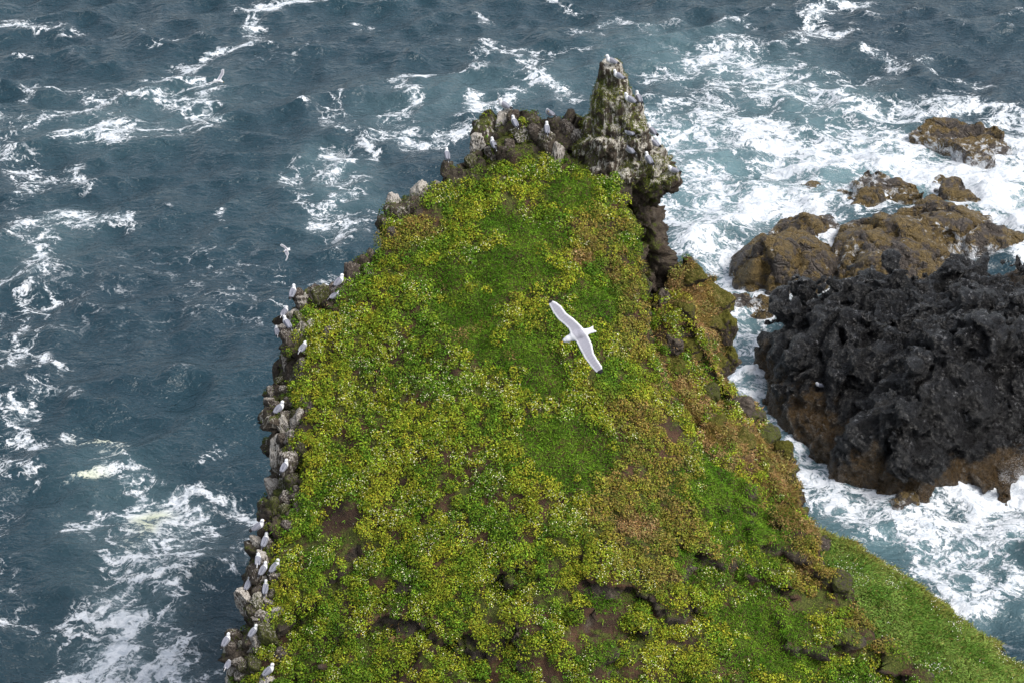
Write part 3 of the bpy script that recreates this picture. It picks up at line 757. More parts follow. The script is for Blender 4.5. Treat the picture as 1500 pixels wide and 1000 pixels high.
# ------------------------------------------------------------------ rocks in the sea
def build_rock(k, spec):
    name, label, mk, rim, top, h = spec
    rimw = ZP(rim); H = tps(np.concatenate([rimw, ZP(top)]), 0.004)
    P = rimw[:, :2]
    lo, hi = P.min(0) - 1.6, P.max(0) + 1.6
    zt = max(max(t[2] for t in top), 0.5) + 1.3
    xs, ys, zs = np.arange(lo[0], hi[0], h), np.arange(lo[1], hi[1], h), np.arange(-1.4, zt, h)
    X, Y = np.meshgrid(xs, ys, indexing='ij')
    fl = np.stack([X.ravel(), Y.ravel(), np.zeros(X.size)], 1)
    small = min(hi - lo) < 6.5
    d = poly_sd(P, X, Y) + (0.12 if small else 0.9 if mk == 'lava' else 0.4) * fbm(fl * (0.38 if mk == 'lava' else 0.6), 4, 100 + k).reshape(X.shape)
    if mk == 'weed': d = d - (0.12 if small else 0.35)
    elif not small: d = d + 0.3
    hh = H(X, Y) * (0.9 if mk == 'weed' and not small else 0.85 if name == 'lava_outcrop' else 1.0) + 0.12 * fbm(fl * 0.7, 3, 120 + k).reshape(X.shape)
    if mk == 'weed':
        sc_ = 1.3 if small else 3.0
        Qr = fl @ np.array([[.9, .44, 0], [-.44, .9, 0], [0, 0, 1]]) / np.array([sc_ * 1.25, sc_ * .9, 1]) + 0.10 * fbm(fl * 0.9, 2, 130 + k)[:, None] + 7.3 * k
        a1, b1, c1 = facets(Qr, 140 + k)
        a2, b2, c2 = facets(Qr * 2.4 + 3, 145 + k)
        am = 0.35 if small else 0.75
        hh = hh + (am * (0.85 * a1 + 0.65 * b1 - 0.55 * c1 + 0.22 * a2 + 0.25 * b2 - 0.10 * c2)).reshape(X.shape)
    Z = zs[None, None, :].astype(np.float32)
    f32 = lambda a: a.astype(np.float32)[:, :, None]
    vol = smax((Z - f32(hh)) * 0.9, f32(d) - (0.22 if mk == 'lava' else 0.10) * (f32(hh) - Z), 0.35 if mk == 'lava' else 0.07)
    if mk == 'lava':
        I = np.argwhere(np.abs(vol) < 1.3)
        Pb = I * h + np.array([lo[0], lo[1], -1.4])
        Q = Pb / 2.3 + 0.3 * np.stack([noise(Pb * 0.6, 150), noise(Pb * 0.6 + 31, 151), noise(Pb * 0.6 + 67, 152)], 1)
        bil, a_ = 0.0, 1.0
        for q_ in range(5):
            bil = bil + a_ * (np.abs(noise(Q * 2.0 ** q_ + 13 * q_, 160 + q_)) * 2.4 - 0.45); a_ *= 0.57
        f1, f2, cid = worley(Q * 0.75, 7)
        d1 = 1.10 * bil + 0.45 * (cid - 0.5) - 0.5 * np.exp(-((f2 - f1) / 0.08) ** 2)
        d1 = d1 * (0.35 + 0.65 * sstep(0.5, 2.0, Pb[:, 2])) * sstep(1.3, 1.0, np.abs(vol[I[:, 0], I[:, 1], I[:, 2]]))
        vol[I[:, 0], I[:, 1], I[:, 2]] -= d1
    V, F = surface_nets(vol, (lo[0], lo[1], -1.4), h)
    N = vnormals(V, F)
    if mk == 'lava':
        V = V + N * (0.16 * (np.abs(noise(V * 2.6, 171)) + 0.5 * np.abs(noise(V * 5.4, 172)) - 0.25))[:, None]
    else:
        amp = 0.08 if small else 0.14
        V = V + N * (rock_disp(V, 0.7 if small else 1.6, amp, 200 + k, 0.3) * sstep(-0.8, 0.5, V[:, 2]))[:, None]
    N = vnormals(V, F)
    wash = sstep(0.75, 0.0, V[:, 2]) * 0.48 + 0.42 * noise(V * np.array([.35, .35, .35]), 300 + k)
    if 'washed' in label or 'surf' in label: wash = wash + 0.14
    c = np.array([P[:, 0].mean(), P[:, 1].mean(), 0])
    me = mesh_data(name, V - c, F, M_LAVA if mk == 'lava' else M_SROCK, {'wash': wash})
    return link(name, me, label=label, cat='rock', loc=c, group=None if name == 'lava_outcrop' else 'rocks standing in the surf')
for k, r in enumerate(ROCKS):
    build_rock(k, r)
print('rocks', time.time() - T0)

# ------------------------------------------------------------------ loose white-stained rocks along the rim (parts of the headland)
bpy.context.view_layer.update()
DG = bpy.context.evaluated_depsgraph_get()
EYE = Vector((0, 0, CAM_H))
def cast(px, py, ok=('headland', 'rock_spire', 'rock', 'grassy_slope', 'lava_outcrop', 'sea_rock')):
    d = Vector(at(px, py, 1.0)) - EYE
    hit, loc, nor, idx, ob, mt = scene.ray_cast(DG, EYE, d.normalized())
    if hit and ob.name.split('.')[0] in ok: return np.array(loc), np.array(nor)
    return None
def cast_down(px, py, most=60):
    for k in range(0, most):
        r = cast(px, py + k)
        if r: return r
    return None
def ico(sub):
    t = (1 + 5 ** .5) / 2
    V = [(-1, t, 0), (1, t, 0), (-1, -t, 0), (1, -t, 0), (0, -1, t), (0, 1, t), (0, -1, -t), (0, 1, -t), (t, 0, -1), (t, 0, 1), (-t, 0, -1), (-t, 0, 1)]
    F = [(0, 11, 5), (0, 5, 1), (0, 1, 7), (0, 7, 10), (0, 10, 11), (1, 5, 9), (5, 11, 4), (11, 10, 2), (10, 7, 6), (7, 1, 8), (3, 9, 4), (3, 4, 2), (3, 2, 6), (3, 6, 8), (3, 8, 9), (4, 9, 5), (2, 4, 11), (6, 2, 10), (8, 6, 7), (9, 8, 1)]
    V = [np.array(v) / np.linalg.norm(v) for v in V]
    for _ in range(sub):
        mid, G = {}, []
        def m(a, b):
            k = (min(a, b), max(a, b))
            if k not in mid:
                v = V[a] + V[b]; V.append(v / np.linalg.norm(v)); mid[k] = len(V) - 1
            return mid[k]
        for a, b, c in F:
            x, y, z = m(a, b), m(b, c), m(c, a)
            G += [(a, x, z), (b, y, x), (c, z, y), (x, y, z)]
        F = G
    return np.array(V), np.array(F)
IV, IF = ico(4)
def knob_mesh(seed, guano, mat=None):
    V = IV * 1.0
    # flatten against a few random planes to get broken faces
    g = np.random.default_rng(seed)
    for k in range(16):
        n = g.normal(size=3); n[2] *= 0.3 if k < 10 else 1.2; n /= np.linalg.norm(n)
        c = g.uniform(0.55, 0.85)
        e = V @ n - c
        V = V - np.where(e > 0, e * 0.97, 0)[:, None] * n
    N = vnormals(V, IF)
    V = V + N * (0.10 * ridged(V * 1.7 + seed, 3, seed) - 0.03 + 0.05 * fbm(V * 5 + seed, 3, seed))[:, None]
    return mesh_data('rock', V, IF, mat or M_KNOB, {'guano': np.full(len(V), guano)})
KM = [knob_mesh(400 + k, [0.16, 0.42, 0.62, 0.26][k % 4]) for k in range(12)]
KNOBS = [  # px, py, width px, height px, whiteness 0..3
 (738, 172, 30, 34, 2), (762, 195, 34, 34, 1), (700, 208, 26, 30, 2), (722, 222, 26, 26, 1), (800, 205, 30, 36, 1), (816, 225, 26, 46, 2), (840, 200, 26, 26, 0), (655, 245, 20, 22, 0), (613, 263, 24, 26, 2),
 (575, 292, 26, 28, 2), (617, 280, 22, 24, 1), (588, 310, 20, 20, 1), (560, 325, 24, 26, 0), (541, 352, 16, 22, 0), (515, 398, 24, 28, 0), (477, 415, 20, 26, 2), (493, 425, 26, 30, 0), (466, 432, 26, 34, 0), (430, 448, 24, 36, 2),
 (448, 452, 22, 28, 0), (414, 480, 22, 30, 2), (440, 488, 26, 36, 1), (458, 482, 16, 28, 2), (476, 492, 20, 34, 0), (422, 505, 20, 26, 0), (421, 524, 24, 34, 2), (444, 540, 24, 30, 0), (408, 540, 18, 40, 0), (412, 560, 20, 24, 0),
 (415, 572, 18, 24, 1), (398, 575, 20, 30, 1), (405, 600, 20, 26, 0), (395, 590, 16, 30, 1), (418, 622, 30, 44, 2), (434, 612, 20, 34, 2), (428, 642, 22, 34, 1), (452, 600, 22, 30, 0), (408, 655, 26, 50, 2), (422, 672, 30, 46, 1),
 (442, 660, 24, 36, 0), (404, 715, 26, 50, 2), (418, 735, 20, 40, 1), (398, 745, 18, 40, 0), (432, 710, 28, 34, 0), (436, 745, 22, 36, 0), (378, 798, 20, 46, 2), (392, 800, 20, 34, 1), (384, 818, 22, 34, 2), (404, 812, 20, 30, 0),
 (374, 838, 20, 28, 0), (384, 848, 24, 30, 2), (404, 846, 24, 32, 1), (363, 880, 30, 56, 2), (392, 878, 26, 34, 1), (382, 905, 26, 34, 1), (406, 895, 24, 34, 2), (372, 938, 22, 38, 2), (350, 935, 26, 50, 0), (394, 925, 28, 40, 0),
 (336, 952, 22, 34, 2), (340, 985, 26, 44, 2), (356, 990, 26, 40, 1), (394, 995, 34, 30, 2), (376, 975, 26, 40, 0), (414, 960, 26, 30, 0), (690, 236, 22, 22, 0), (745, 215, 22, 20, 0), (783, 190, 22, 20, 0), (640, 270, 18, 18, 1), (832, 190, 26, 30, 0), (850, 205, 26, 34, 1), (812, 182, 24, 26, 0), (775, 178, 24, 26, 0), (868, 232, 26, 30, 0)]
MOSSY = [(1047, 432, 44, 42, 1), (1018, 402, 40, 30, 1), (1062, 478, 34, 62, 0), (1052, 532, 36, 52, 0), (1012, 512, 42, 40, 0), (984, 545, 44, 46, 0), (1082, 592, 44, 40, 2), (1104, 606, 30, 28, 2), (1050, 622, 42, 38, 0), (1122, 640, 40, 38, 2),
 (1146, 664, 34, 58, 0), (1086, 650, 52, 38, 1), (1150, 704, 30, 42, 1), (1034, 572, 34, 34, 2), (985, 500, 30, 30, 2), (1000, 455, 34, 30, 0), (1040, 470, 34, 26, 1), (1066, 520, 24, 40, 0), (1118, 690, 30, 26, 1), (975, 440, 26, 40, 2), (1205, 800, 30, 26, 2), (1235, 850, 34, 26, 2)]
KINFO = []
for k, (px, py, w, hh, wh) in enumerate(KNOBS):
    r = cast_down(px, py)
    if r is None: continue
    p, n = r
    d = (p[1] * CS + (CAM_H - p[2]) * SN)
    sx, sz = w / FPX * d * random.uniform(.5, .66), hh / FPX * d * random.uniform(.56, .72)
    cand = [m for m in range(12) if [0, 1, 2, 0][m % 4] == wh] if wh < 2 else [m for m in range(12) if m % 4 == 2]
    o = link('rock', KM[random.choice(cand)], parent=HEAD, loc=p + np.array([0, 0.15 * sz, -0.30 * sz]))
    o.scale = (sx, sx * random.uniform(.8, 1.05), sz)
    o.rotation_euler = (random.uniform(-.35, .3), random.uniform(-.4, .4), random.uniform(0, 6.28))
MM = [knob_mesh(450 + k, -0.6, (M_MOSS, M_TAN, M_KNOB)[k % 3]) for k in range(9)]
for k, (px, py, w, hh, kind) in enumerate(MOSSY):
    r = cast_down(px, py)
    if r is None: continue
    p, n = r
    d = (p[1] * CS + (CAM_H - p[2]) * SN)
    sx, sz = w / FPX * d * 0.62, hh / FPX * d * 0.6
    o = link('rock', MM[kind + 3 * random.randrange(3)], parent=HEAD, loc=p + np.array([0, 0.3 * sx, -0.42 * sz]))
    o.scale = (sx, sx * random.uniform(.9, 1.2), sz)
    o.rotation_euler = (random.uniform(-.25, .25), random.uniform(-.25, .25), random.uniform(0, 6.28))
rimp = W(A_RIM)
for k in range(130):
    i = random.randrange(2, len(A_RIM) - 2); f = random.random()
    if 8 < i < 14 and random.random() < 0.75: continue
    px = A_RIM[i][0] * (1 - f) + A_RIM[i + 1][0] * f; py = A_RIM[i][1] * (1 - f) + A_RIM[i + 1][1] * f
    off = random.uniform(2, 44)
    r = cast(px + off * 0.95, py + off * random.uniform(-.1, .45))
    if r is None or r[1][2] < -0.2: continue
    p = r[0]; sz = random.uniform(.13, .34)
    o = link('rock', KM[random.choice((0, 3, 4, 7, 8, 1, 5, 11))], parent=HEAD, loc=p - np.array([0, -0.05, 0.25 * sz]))
    o.scale = (sz * random.uniform(.7, 1.2), sz * random.uniform(.7, 1.2), sz * random.uniform(.8, 1.5))
    o.rotation_euler = (random.uniform(-.5, .5), random.uniform(-.5, .5), random.uniform(0, 6.28))
bpy.context.view_layer.update()
DG = bpy.context.evaluated_depsgraph_get()
print('knobs', time.time() - T0)

# ------------------------------------------------------------------ gulls: where they stand (found before the plants go in)
GULLS = [  # px, py of the feet, heading deg (0 = right in the picture, 90 = away from us, 180 = left), pose, label
 (895, 97, 172, 0, 'gull on the very tip of the rock spire, facing left'),
 (903, 117, 165, 0, 'gull on the spire just below the topmost one'),
 (935, 150, 120, 0, 'gull on the right flank of the spire, half hidden behind its edge'),
 (918, 153, 160, 0, 'gull in the middle of the mossy spire face, facing left'),
 (925, 198, 150, 1, 'hunched gull on the pale ledge under the middle of the spire'),
 (955, 197, 130, 0, 'upper of two gulls close together at the spire right edge'),
 (957, 215, 150, 0, 'lower of two gulls close together at the spire right edge'),
 (917, 226, 140, 0, 'gull at the left end of the ledge above the dark overhang'),
 (953, 240, 125, 0, 'gull on white streaked ledge above the dark overhang, right of another'),
 (986, 254, 165, 1, 'gull on the far right corner of the spire base'),
 (738, 160, 170, 0, 'gull on a white knob at the top left corner of the headland'),
 (758, 186, 110, 0, 'gull on white stained rock, second from the headland top left corner'),
 (722, 217, 115, 0, 'gull standing below the top left corner knob'),
 (805, 172, 140, 2, 'preening gull on the yellow mossy crest left of the spire'),
 (801, 197, 92, 0, 'gull seen from behind on the crest below the preening one'),
 (655, 234, 95, 0, 'lone gull on a dark bush-like rock on the upper left rim'),
 (432, 434, 80, 0, 'gull on the tall pale knob at the left bulge of the rim'),
 (417, 462, 60, 1, 'grey backed gull hanging on the outer side of the left bulge'),
 (421, 481, 130, 0, 'white breasted gull below the tall pale knob on the left bulge'),
 (497, 420, 45, 0, 'gull by the dark rocks where the left bulge meets the plants'),
 (490, 436, 40, 1, 'gull crouching under another beside dark rocks on left bulge'),
 (409, 605, 40, 0, 'lone gull on the left rim halfway down'),
 (379, 778, 30, 0, 'topmost gull of the lower left colony, on a tall pale pillar'),
 (388, 799, 80, 0, 'gull right below the topmost one of the lower left colony'),
 (381, 822, 90, 1, 'gull tucked against the pale pillar in the lower left colony'),
 (384, 838, 60, 0, 'left gull of a side by side pair in the lower left colony'),
 (403, 837, 50, 0, 'right gull of a side by side pair in the lower left colony'),
 (364, 862, 60, 0, 'gull on the big brown streaked boulder, lower left colony'),
 (390, 868, 85, 0, 'gull right of the big brown streaked boulder, lower left'),
 (371, 931, 50, 0, 'gull below the big streaked boulder near bottom left'),
 (332, 945, 60, 0, 'outermost left gull perched over the sea near bottom left'),
 (336, 973, 75, 1, 'gull under the outermost left gull near bottom left'),
 (394, 989, 40, 0, 'lowest gull at the bottom left edge of the picture'),
 (407, 488, 100, 1, 'gull low on the outer edge of the left bulge, below the white breasted one'),
 (447, 512, 70, 1, 'gull resting among grey rocks inside the left bulge'),
 (420, 688, 60, 0, 'gull on grey rocks between the halfway gull and the lower left colony'),
 (1203, 566, 170, 1, 'tiny white gull resting on the lava outcrop'),
]
PERCH = []
for g in GULLS:
    r = cast_down(g[0], g[1], 14)
    if r is None: r = cast_down(g[0] + 4, g[1] + 6, 40)
    PERCH.append(None if r is None else r[0] + (np.array([r[1][0], r[1][1], 0]) * 0.11 if r[1][2] < 0.65 else 0))
PX = {}
def place(px, py):
    r = cast_down(px, py, 30)
    return r[0] if r is not None else at(px, py, 64)
GRASS_SPOTS = [(840, 282, 44, 30), (780, 345, 42, 26), (735, 395, 75, 36), (865, 440, 48, 34), (690, 450, 46, 30), (740, 330, 36, 24), (833, 668, 54, 48), (800, 640, 34, 24), (1075, 735, 74, 70), (1120, 925, 66, 50), (1040, 690, 36, 22), (760, 520, 46, 30),
               (700, 500, 30, 30), (800, 560, 50, 24), (1010, 830, 40, 20), (650, 400, 40, 20), (1150, 960, 60, 30), (900, 960, 26, 16), (880, 880, 26, 12)]
DRY_SPOTS = [(960, 690, 80, 70), (900, 745, 60, 60), (960, 800, 90, 60), (850, 372, 24, 20), (880, 340, 50, 40), (920, 400, 40, 50), (930, 480, 40, 50), (1190, 800, 60, 40), (1150, 770, 50, 30), (1200, 850, 60, 50), (1000, 780, 70, 50), (940, 620, 50, 50), (1270, 930, 50, 40), (590, 350, 50, 24), (620, 330, 40, 20)]
TAN_SPOTS = [(1062, 470, 22, 60), (1035, 420, 40, 30), (1085, 640, 34, 20), (1120, 660, 34, 24), (1030, 470, 40, 26), (1210, 770, 24, 14), (960, 570, 22, 16), (1030, 640, 26, 16), (1050, 440, 34, 40), (1010, 415, 34, 26), (1000, 570, 22, 14), (1010, 600, 20, 14), (1140, 640, 24, 16), (1165, 755, 40, 22), (1150, 690, 26, 30), (1060, 560, 16, 20), (1200, 790, 30, 20), (855, 376, 16, 12), (1180, 830, 26, 26), (930, 770, 30, 20)]
SOIL_SPOTS = [(1215, 818, 20, 12), (1250, 868, 26, 14), (1290, 922, 26, 14), (1335, 968, 26, 14), (500, 755, 20, 26), (478, 765, 14, 14), (872, 912, 26, 36), (860, 858, 26, 14), (810, 870, 26, 14), (608, 972, 34, 18), (690, 930, 20, 14), (722, 905, 16, 16), (935, 875, 22, 14), (1000, 850, 18, 10), (820, 650, 13, 9), (790, 632, 12, 9), (700, 660, 10, 8),
              (560, 462, 11, 9), (800, 735, 18, 10), (920, 985, 26, 14), (985, 905, 16, 14), (640, 310, 12, 10), (745, 300, 16, 12), (510, 650, 22, 8), (520, 800, 14, 24), (560, 850, 16, 12), (880, 985, 24, 18), (1070, 900, 22, 14), (1190, 890, 22, 18), (990, 635, 30, 20),
              (855, 235, 30, 16), (830, 300, 8, 6), (740, 850, 14, 8), (905, 860, 30, 10), (780, 970, 22, 12), (655, 735, 12, 8), (1060, 980, 24, 14), (765, 210, 40, 14), (1130, 880, 16, 10), (955, 500, 14, 40), (590, 705, 12, 8), (700, 575, 9, 7), (620, 760, 10, 10)]
BIG_SPOTS = [(690, 215, 60, 22), (640, 262, 40, 14)]
def spots(lst):
    out = []
    for px, py, rx, ry in lst:
        p = place(px, py); d = p[1] * CS + (CAM_H - p[2]) * SN
        out.append((p, rx * d / FPX, ry * d / FPX * 1.1))
    return out
G_S, D_S, T_S, S_S = spots([(a, b, c * 1.18, d * 1.22) for a, b, c, d in GRASS_SPOTS]), spots(DRY_SPOTS), spots(TAN_SPOTS), spots(SOIL_SPOTS)
def spot_field(P, S):
    """1 inside a patch, 0 outside; size measured across (x) and along the slope"""
    f = np.zeros(len(P))
    for p, rx, rs in S:
        dx = (P[:, 0] - p[0]) / rx
        ds = np.sign(P[:, 1] - p[1]) * np.hypot(P[:, 1] - p[1], P[:, 2] - p[2]) / rs
        f = np.maximum(f, 1.35 - np.sqrt(dx * dx + ds * ds))
    return f
print('spots', time.time() - T0)

# ------------------------------------------------------------------ plants
def sample(V, F, N, n, weight):
    """n random points on a quad mesh, weight per vertex"""
    a = V[F[:, 0]]; b = V[F[:, 1]]; c = V[F[:, 2]]; d = V[F[:, 3]]
    ar = 0.5 * np.linalg.norm(np.cross(c - a, d - b), axis=1) * weight[F].mean(1)
    cum = np.cumsum(ar)
    k = np.searchsorted(cum, rng.random(n) * cum[-1])
    s, t = rng.random((n, 1)), rng.random((n, 1))
    P = (a[k] * (1 - s) + b[k] * s) * (1 - t) + (d[k] * (1 - s) + c[k] * s) * t
    Nn = N[F[k]].mean(1)
    return P, Nn / np.linalg.norm(Nn, axis=1, keepdims=True), k
def unit(v): return v / (np.linalg.norm(v, axis=1, keepdims=True) + 1e-9)
def leaves(P, Nn, L, Wd, fold=0.15):
    n = len(P)
    t = unit(np.cross(Nn, rng.normal(size=(n, 3))))
    b = np.cross(Nn, t)
    L, Wd = L[:, None], Wd[:, None]
    V = np.stack([P - t * L * .5, P + b * Wd * .5 + Nn * fold * Wd, P + t * L * .5 - Nn * fold * L * .5, P - b * Wd * .5 + Nn * fold * Wd], 1).reshape(-1, 3)
    F = np.arange(4 * n).reshape(-1, 4)
    return V, F
def blades(P, up, H, Wd, lean):
    n = len(P)
    side = unit(np.cross(up, rng.normal(size=(n, 3))))
    H, Wd = H[:, None], Wd[:, None]
    mid = P + up * H * 0.55 + lean * H * 0.18
    tip = P + up * H * 0.85 + lean * H * 0.75
    V = np.stack([P - side * Wd * .3, mid - side * Wd * .55, tip, mid + side * Wd * .55], 1).reshape(-1, 3)
    F = np.arange(4 * n).reshape(-1, 4)
    return V, F
MID = 0
def in_view_weight(V):
    d = V[:, 1] * CS + (CAM_H - V[:, 2]) * SN
    py = 500 + FPX * ((CAM_H - V[:, 2]) * CS - V[:, 1] * SN) / d
    return sstep(1160, 1030, py) * 0.9 + 0.1          # thin out on the foot of the slope
# --- class fields on the headland's own points
dl_v = seg_d([tuple(p) for p in W(A_RIM)[:, :2]], HV[:, 0], HV[:, 1])
inv = in_view_weight(HV)
front = sstep(-0.15, 0.2, HN[:, 2])
wt = front * inv * (1 - 0.93 * HROCK) * sstep(2, 6, HV[:, 2])
NCL = 16000
CP, CN, CK = sample(HV, HF, HN, NCL, wt)
gs, dsf, tsf, ssf = spot_field(CP, G_S), spot_field(CP, D_S), spot_field(CP, T_S), spot_field(CP, S_S)
nz = fbm(CP * 0.9, 4, 501)
gs, dsf, tsf, ssf = gs + 0.5 * nz, dsf + 0.6 * fbm(CP * 1.1, 3, 511), tsf + 0.5 * nz, ssf + 0.35 * fbm(CP * 2.0, 2, 521)
lowf = sstep(17, 11.5, CP[:, 2])
hole = fbm(CP * np.array([1.0, 1.0, 1.6]) * 0.95, 3, 531) + 0.16 * lowf + 0.10 * sstep(2, 9, CP[:, 0]) * lowf
soil = (ssf > 0.42) | (hole > 0.50)
rk = HROCK[HF[CK]].mean(1)
hole2 = noise(CP * np.array([2.1, 2.1, 2.6]), 535) + 0.5 * noise(CP * 4.5, 536)
soil = soil | (hole2 > 0.47 - 0.05 * lowf)
grassy = (rng.random(NCL) < sstep(0.05, 0.72, gs)) & ~soil
leafy = ~soil & ~grassy
bx = poly_sd(A_poly[:, :2], CP[:, 0], CP[:, 1]) > -0.15
leafy &= ~(bx & (rng.random(NCL) < 0.58))
tsf = tsf + 0.28 * bx
tan = (tsf > 0.5) & leafy
yel = fbm(CP * 0.55, 4, 541)          # yellow or green
def pick(a, b, t): return a + (b - a) * t[:, None]
YG, MG, LG, DG_, OL, BR = [np.array(c) for c in ((0.262, 0.282, 0.022), (0.080, 0.158, 0.011), (0.190, 0.285, 0.020), (0.045, 0.080, 0.012), (0.235, 0.175, 0.040), (0.21, 0.125, 0.048))]
yy = sstep(-0.25, 0.35, yel + 0.45 * rng.normal(size=NCL) * 0.6 + 0.1)
cc = pick(MG, YG, yy)
cc = pick(cc, LG, (rng.random(NCL) < 0.25) * 0.7)
dry = sstep(0.25, 0.75, dsf) * 0.72
cc = pick(cc, OL, np.clip(dry * rng.uniform(.3, 1.1, NCL), 0, 1))
cc = pick(cc, BR, dry * (rng.random(NCL) < 0.3) * 0.8)
cc = pick(cc, DG_, sstep(0.25, 0.7, rk) * rng.uniform(.35, .9, NCL))
cc = pick(cc, np.array((0.30, 0.195, 0.085)), sstep(0.45, 0.7, tsf) * rng.uniform(.4, 1, NCL))
cc = cc * rng.uniform(0.78, 1.2, (NCL, 1))
idx = np.where(leafy)[0]
Rr = rng.uniform(0.10, 0.24, NCL) * np.where(rng.random(NCL) < 0.14, 1.7, 1) * np.where(rk > 0.4, 0.7, 1)
nl = np.clip((Rr / 0.17) ** 2 * 46, 14, 110).astype(int)
rep = np.repeat(idx, nl[idx])
n = len(rep)
up = unit(CN * 0.75 + np.array([0, 0, 0.45]))
dirv = rng.normal(size=(n, 3)); dirv = unit(dirv)
s_ = (dirv * up[rep]).sum(1)
dirv = dirv - up[rep] * np.where(s_ < -0.1, 2 * s_, 0)[:, None]
hgt = (dirv * up[rep]).sum(1)
rad = Rr[rep] * rng.uniform(0.62, 1.0, n)
LP = CP[rep] + (dirv - up[rep] * (hgt * 0.08)[:, None]) * rad[:, None] + up[rep] * 0.02
LN = unit(dirv + up[rep] * 0.5 + 0.55 * rng.normal(size=(n, 3)))
Ls = rng.uniform(0.045, 0.08, n)
LV, LF = leaves(LP, LN, Ls, Ls * rng.uniform(0.55, 0.8, n))
lc = cc[rep] * rng.uniform(0.5, 1.4, (n, 1)) * np.where(rng.random((n, 1)) < 0.16, 0.45, 1) * (1 + 0.10 * rng.normal(size=(n, 3)))
lc = np.clip(lc, 0.004, 0.6)
link('leafy_ground_cover', mesh_data('leafy_ground_cover', LV, LF, M_LEAF, cols=np.repeat(lc, 4, 0), smooth=False), kind='stuff',
     label='low yellow-green leafy plants matted over the headland slope', cat='ground cover')
print('leaves', n, time.time() - T0)
# --- flower heads
fl_n = fbm(CP * 0.8, 3, 551)
fw = np.where(leafy & (fl_n + 0.12 * rng.normal(size=NCL) > 0.10) & (dry < 0.5) & (rk < 0.4) & (~tan))[0]
rep = np.repeat(fw, rng.integers(3, 10, len(fw)))
n = len(rep)
dirv = unit(rng.normal(size=(n, 3)) + up[rep] * 1.4)
FP = CP[rep] + dirv * (Rr[rep] * rng.uniform(0.85, 1.05, n))[:, None]
fs = rng.uniform(0.022, 0.042, n)
FV, FF = leaves(FP, unit(dirv + np.array([0, -0.3, 0.5])), fs, fs, 0.05)
fc = np.where(rng.random((n, 1)) < 0.3, np.array([[0.58, 0.55, 0.20]]), np.array([[0.66, 0.66, 0.42]])) * rng.uniform(0.75, 1.1, (n, 1))
link('small_flowers', mesh_data('small_flowers', FV, FF, M_PETAL, cols=np.repeat(fc, 4, 0), smooth=False), kind='stuff',
     label='tiny cream flower heads scattered over the leafy plants', cat='flowers')
# --- grass on the headland: green cushions, and straw on the right shoulder
def grass(name, label, P, Nn, cols, hmin, hmax, width, leanv, spread=0.45):
    n = len(P)
    g_up = unit(Nn * 0.6 + np.array([0, 0, 0.6]) + spread * rng.normal(size=(n, 3)))
    ln = unit(np.asarray(leanv) + 0.7 * rng.normal(size=(n, 3)))
    H = rng.uniform(hmin, hmax, n)
    V, F = blades(P - Nn * 0.02, g_up, H, np.full(n, width) * rng.uniform(.7, 1.3, n), ln)
    c = np.clip(cols * rng.uniform(0.65, 1.35, (n, 1)) * (1 + 0.08 * rng.normal(size=(n, 3))), 0.003, 0.7)
    return link(name, mesh_data(name, V, F, M_GRASS, cols=np.repeat(c, 4, 0), smooth=False), kind='stuff', label=label, cat='grass')
gv = spot_field(HV, G_S) + 0.5 * fbm(HV * 0.9, 4, 501)
GP, GN, _ = sample(HV, HF, HN, 130000, wt * sstep(0.0, 0.7, gv) + 0.02 * wt)
gcol = pick(np.array((0.075, 0.170, 0.010)), np.array((0.150, 0.270, 0.020)), sstep(-0.4, 0.4, fbm(GP * 1.2, 3, 561)))
grass('green_grass', 'dense bright green grass cushions between the leafy plants on the headland', GP, GN, gcol, 0.07, 0.17, 0.02, (0.1, -0.6, -0.5), 0.6)
tv = spot_field(HV, T_S) + 0.5 * fbm(HV * 0.9, 4, 501)
shoulder = sstep(3.0, 5.5, HV[:, 0]) * sstep(49, 53, HV[:, 1]) * (poly_sd(A_poly[:, :2], HV[:, 0], HV[:, 1]) > -0.2)
tw = wt * (sstep(0.25, 0.6, tv + 0.2 * shoulder) + 0.22 * shoulder)
TP, TN, _ = sample(HV, HF, HN, 90000, tw)
tcol = pick(np.array((0.23, 0.165, 0.045)), np.array((0.42, 0.275, 0.115)), sstep(-0.4, 0.4, fbm(TP * 1.2, 3, 571)))
grass('dry_grass', 'tan dry grass on the right shoulder of the headland', TP, TN, tcol, 0.08, 0.2, 0.02, (0.3, -0.5, -0.5), 0.6)
# --- grass of the lower right slope
sw = (0.5 + sstep(-0.3, 0.4, fbm(SV * 1.7, 3, 583))) * sstep(0.35, 0.6, SNn[:, 2]) * (1 - 0.8 * SROCK) * in_view_weight(SV)
QP, QN, _ = sample(SV, SF, SNn, 150000, sw)
edge = sstep(1.6, 0.1, seg_d([tuple(p[:2]) for p in W(D_RIM[1:8])], QP[:, 0], QP[:, 1]) + 0.6 * fbm(QP * 0.7, 3, 581))
qc = pick(np.array((0.115, 0.220, 0.030)), np.array((0.215, 0.320, 0.065)), sstep(-0.4, 0.4, fbm(QP * 0.8, 4, 591)))
qc = pick(qc, np.array((0.25, 0.19, 0.06)), (rng.random(len(QP)) < 0.10) * 0.8)
qc = pick(qc, np.array((0.26, 0.19, 0.055)), edge * rng.uniform(.2, .9, len(QP)))
grass('slope_grass', 'long soft green grass on the smooth slope at lower right', QP, QN, qc, 0.08, 0.24, 0.027, (0.5, -0.5, -0.6), 0.4)
k = rng.integers(0, len(QP), 9000)
clus = fbm(QP[k] * 0.9, 3, 601) + 0.3 * edge[k] + 0.25 * rng.normal(size=len(k))
k = k[clus > 0.55]
fs = rng.uniform(0.018, 0.036, len(k))
FV, FF = leaves(QP[k] + QN[k] * 0.2, unit(QN[k] + np.array([0, -.4, .4])), fs, fs, 0.05)
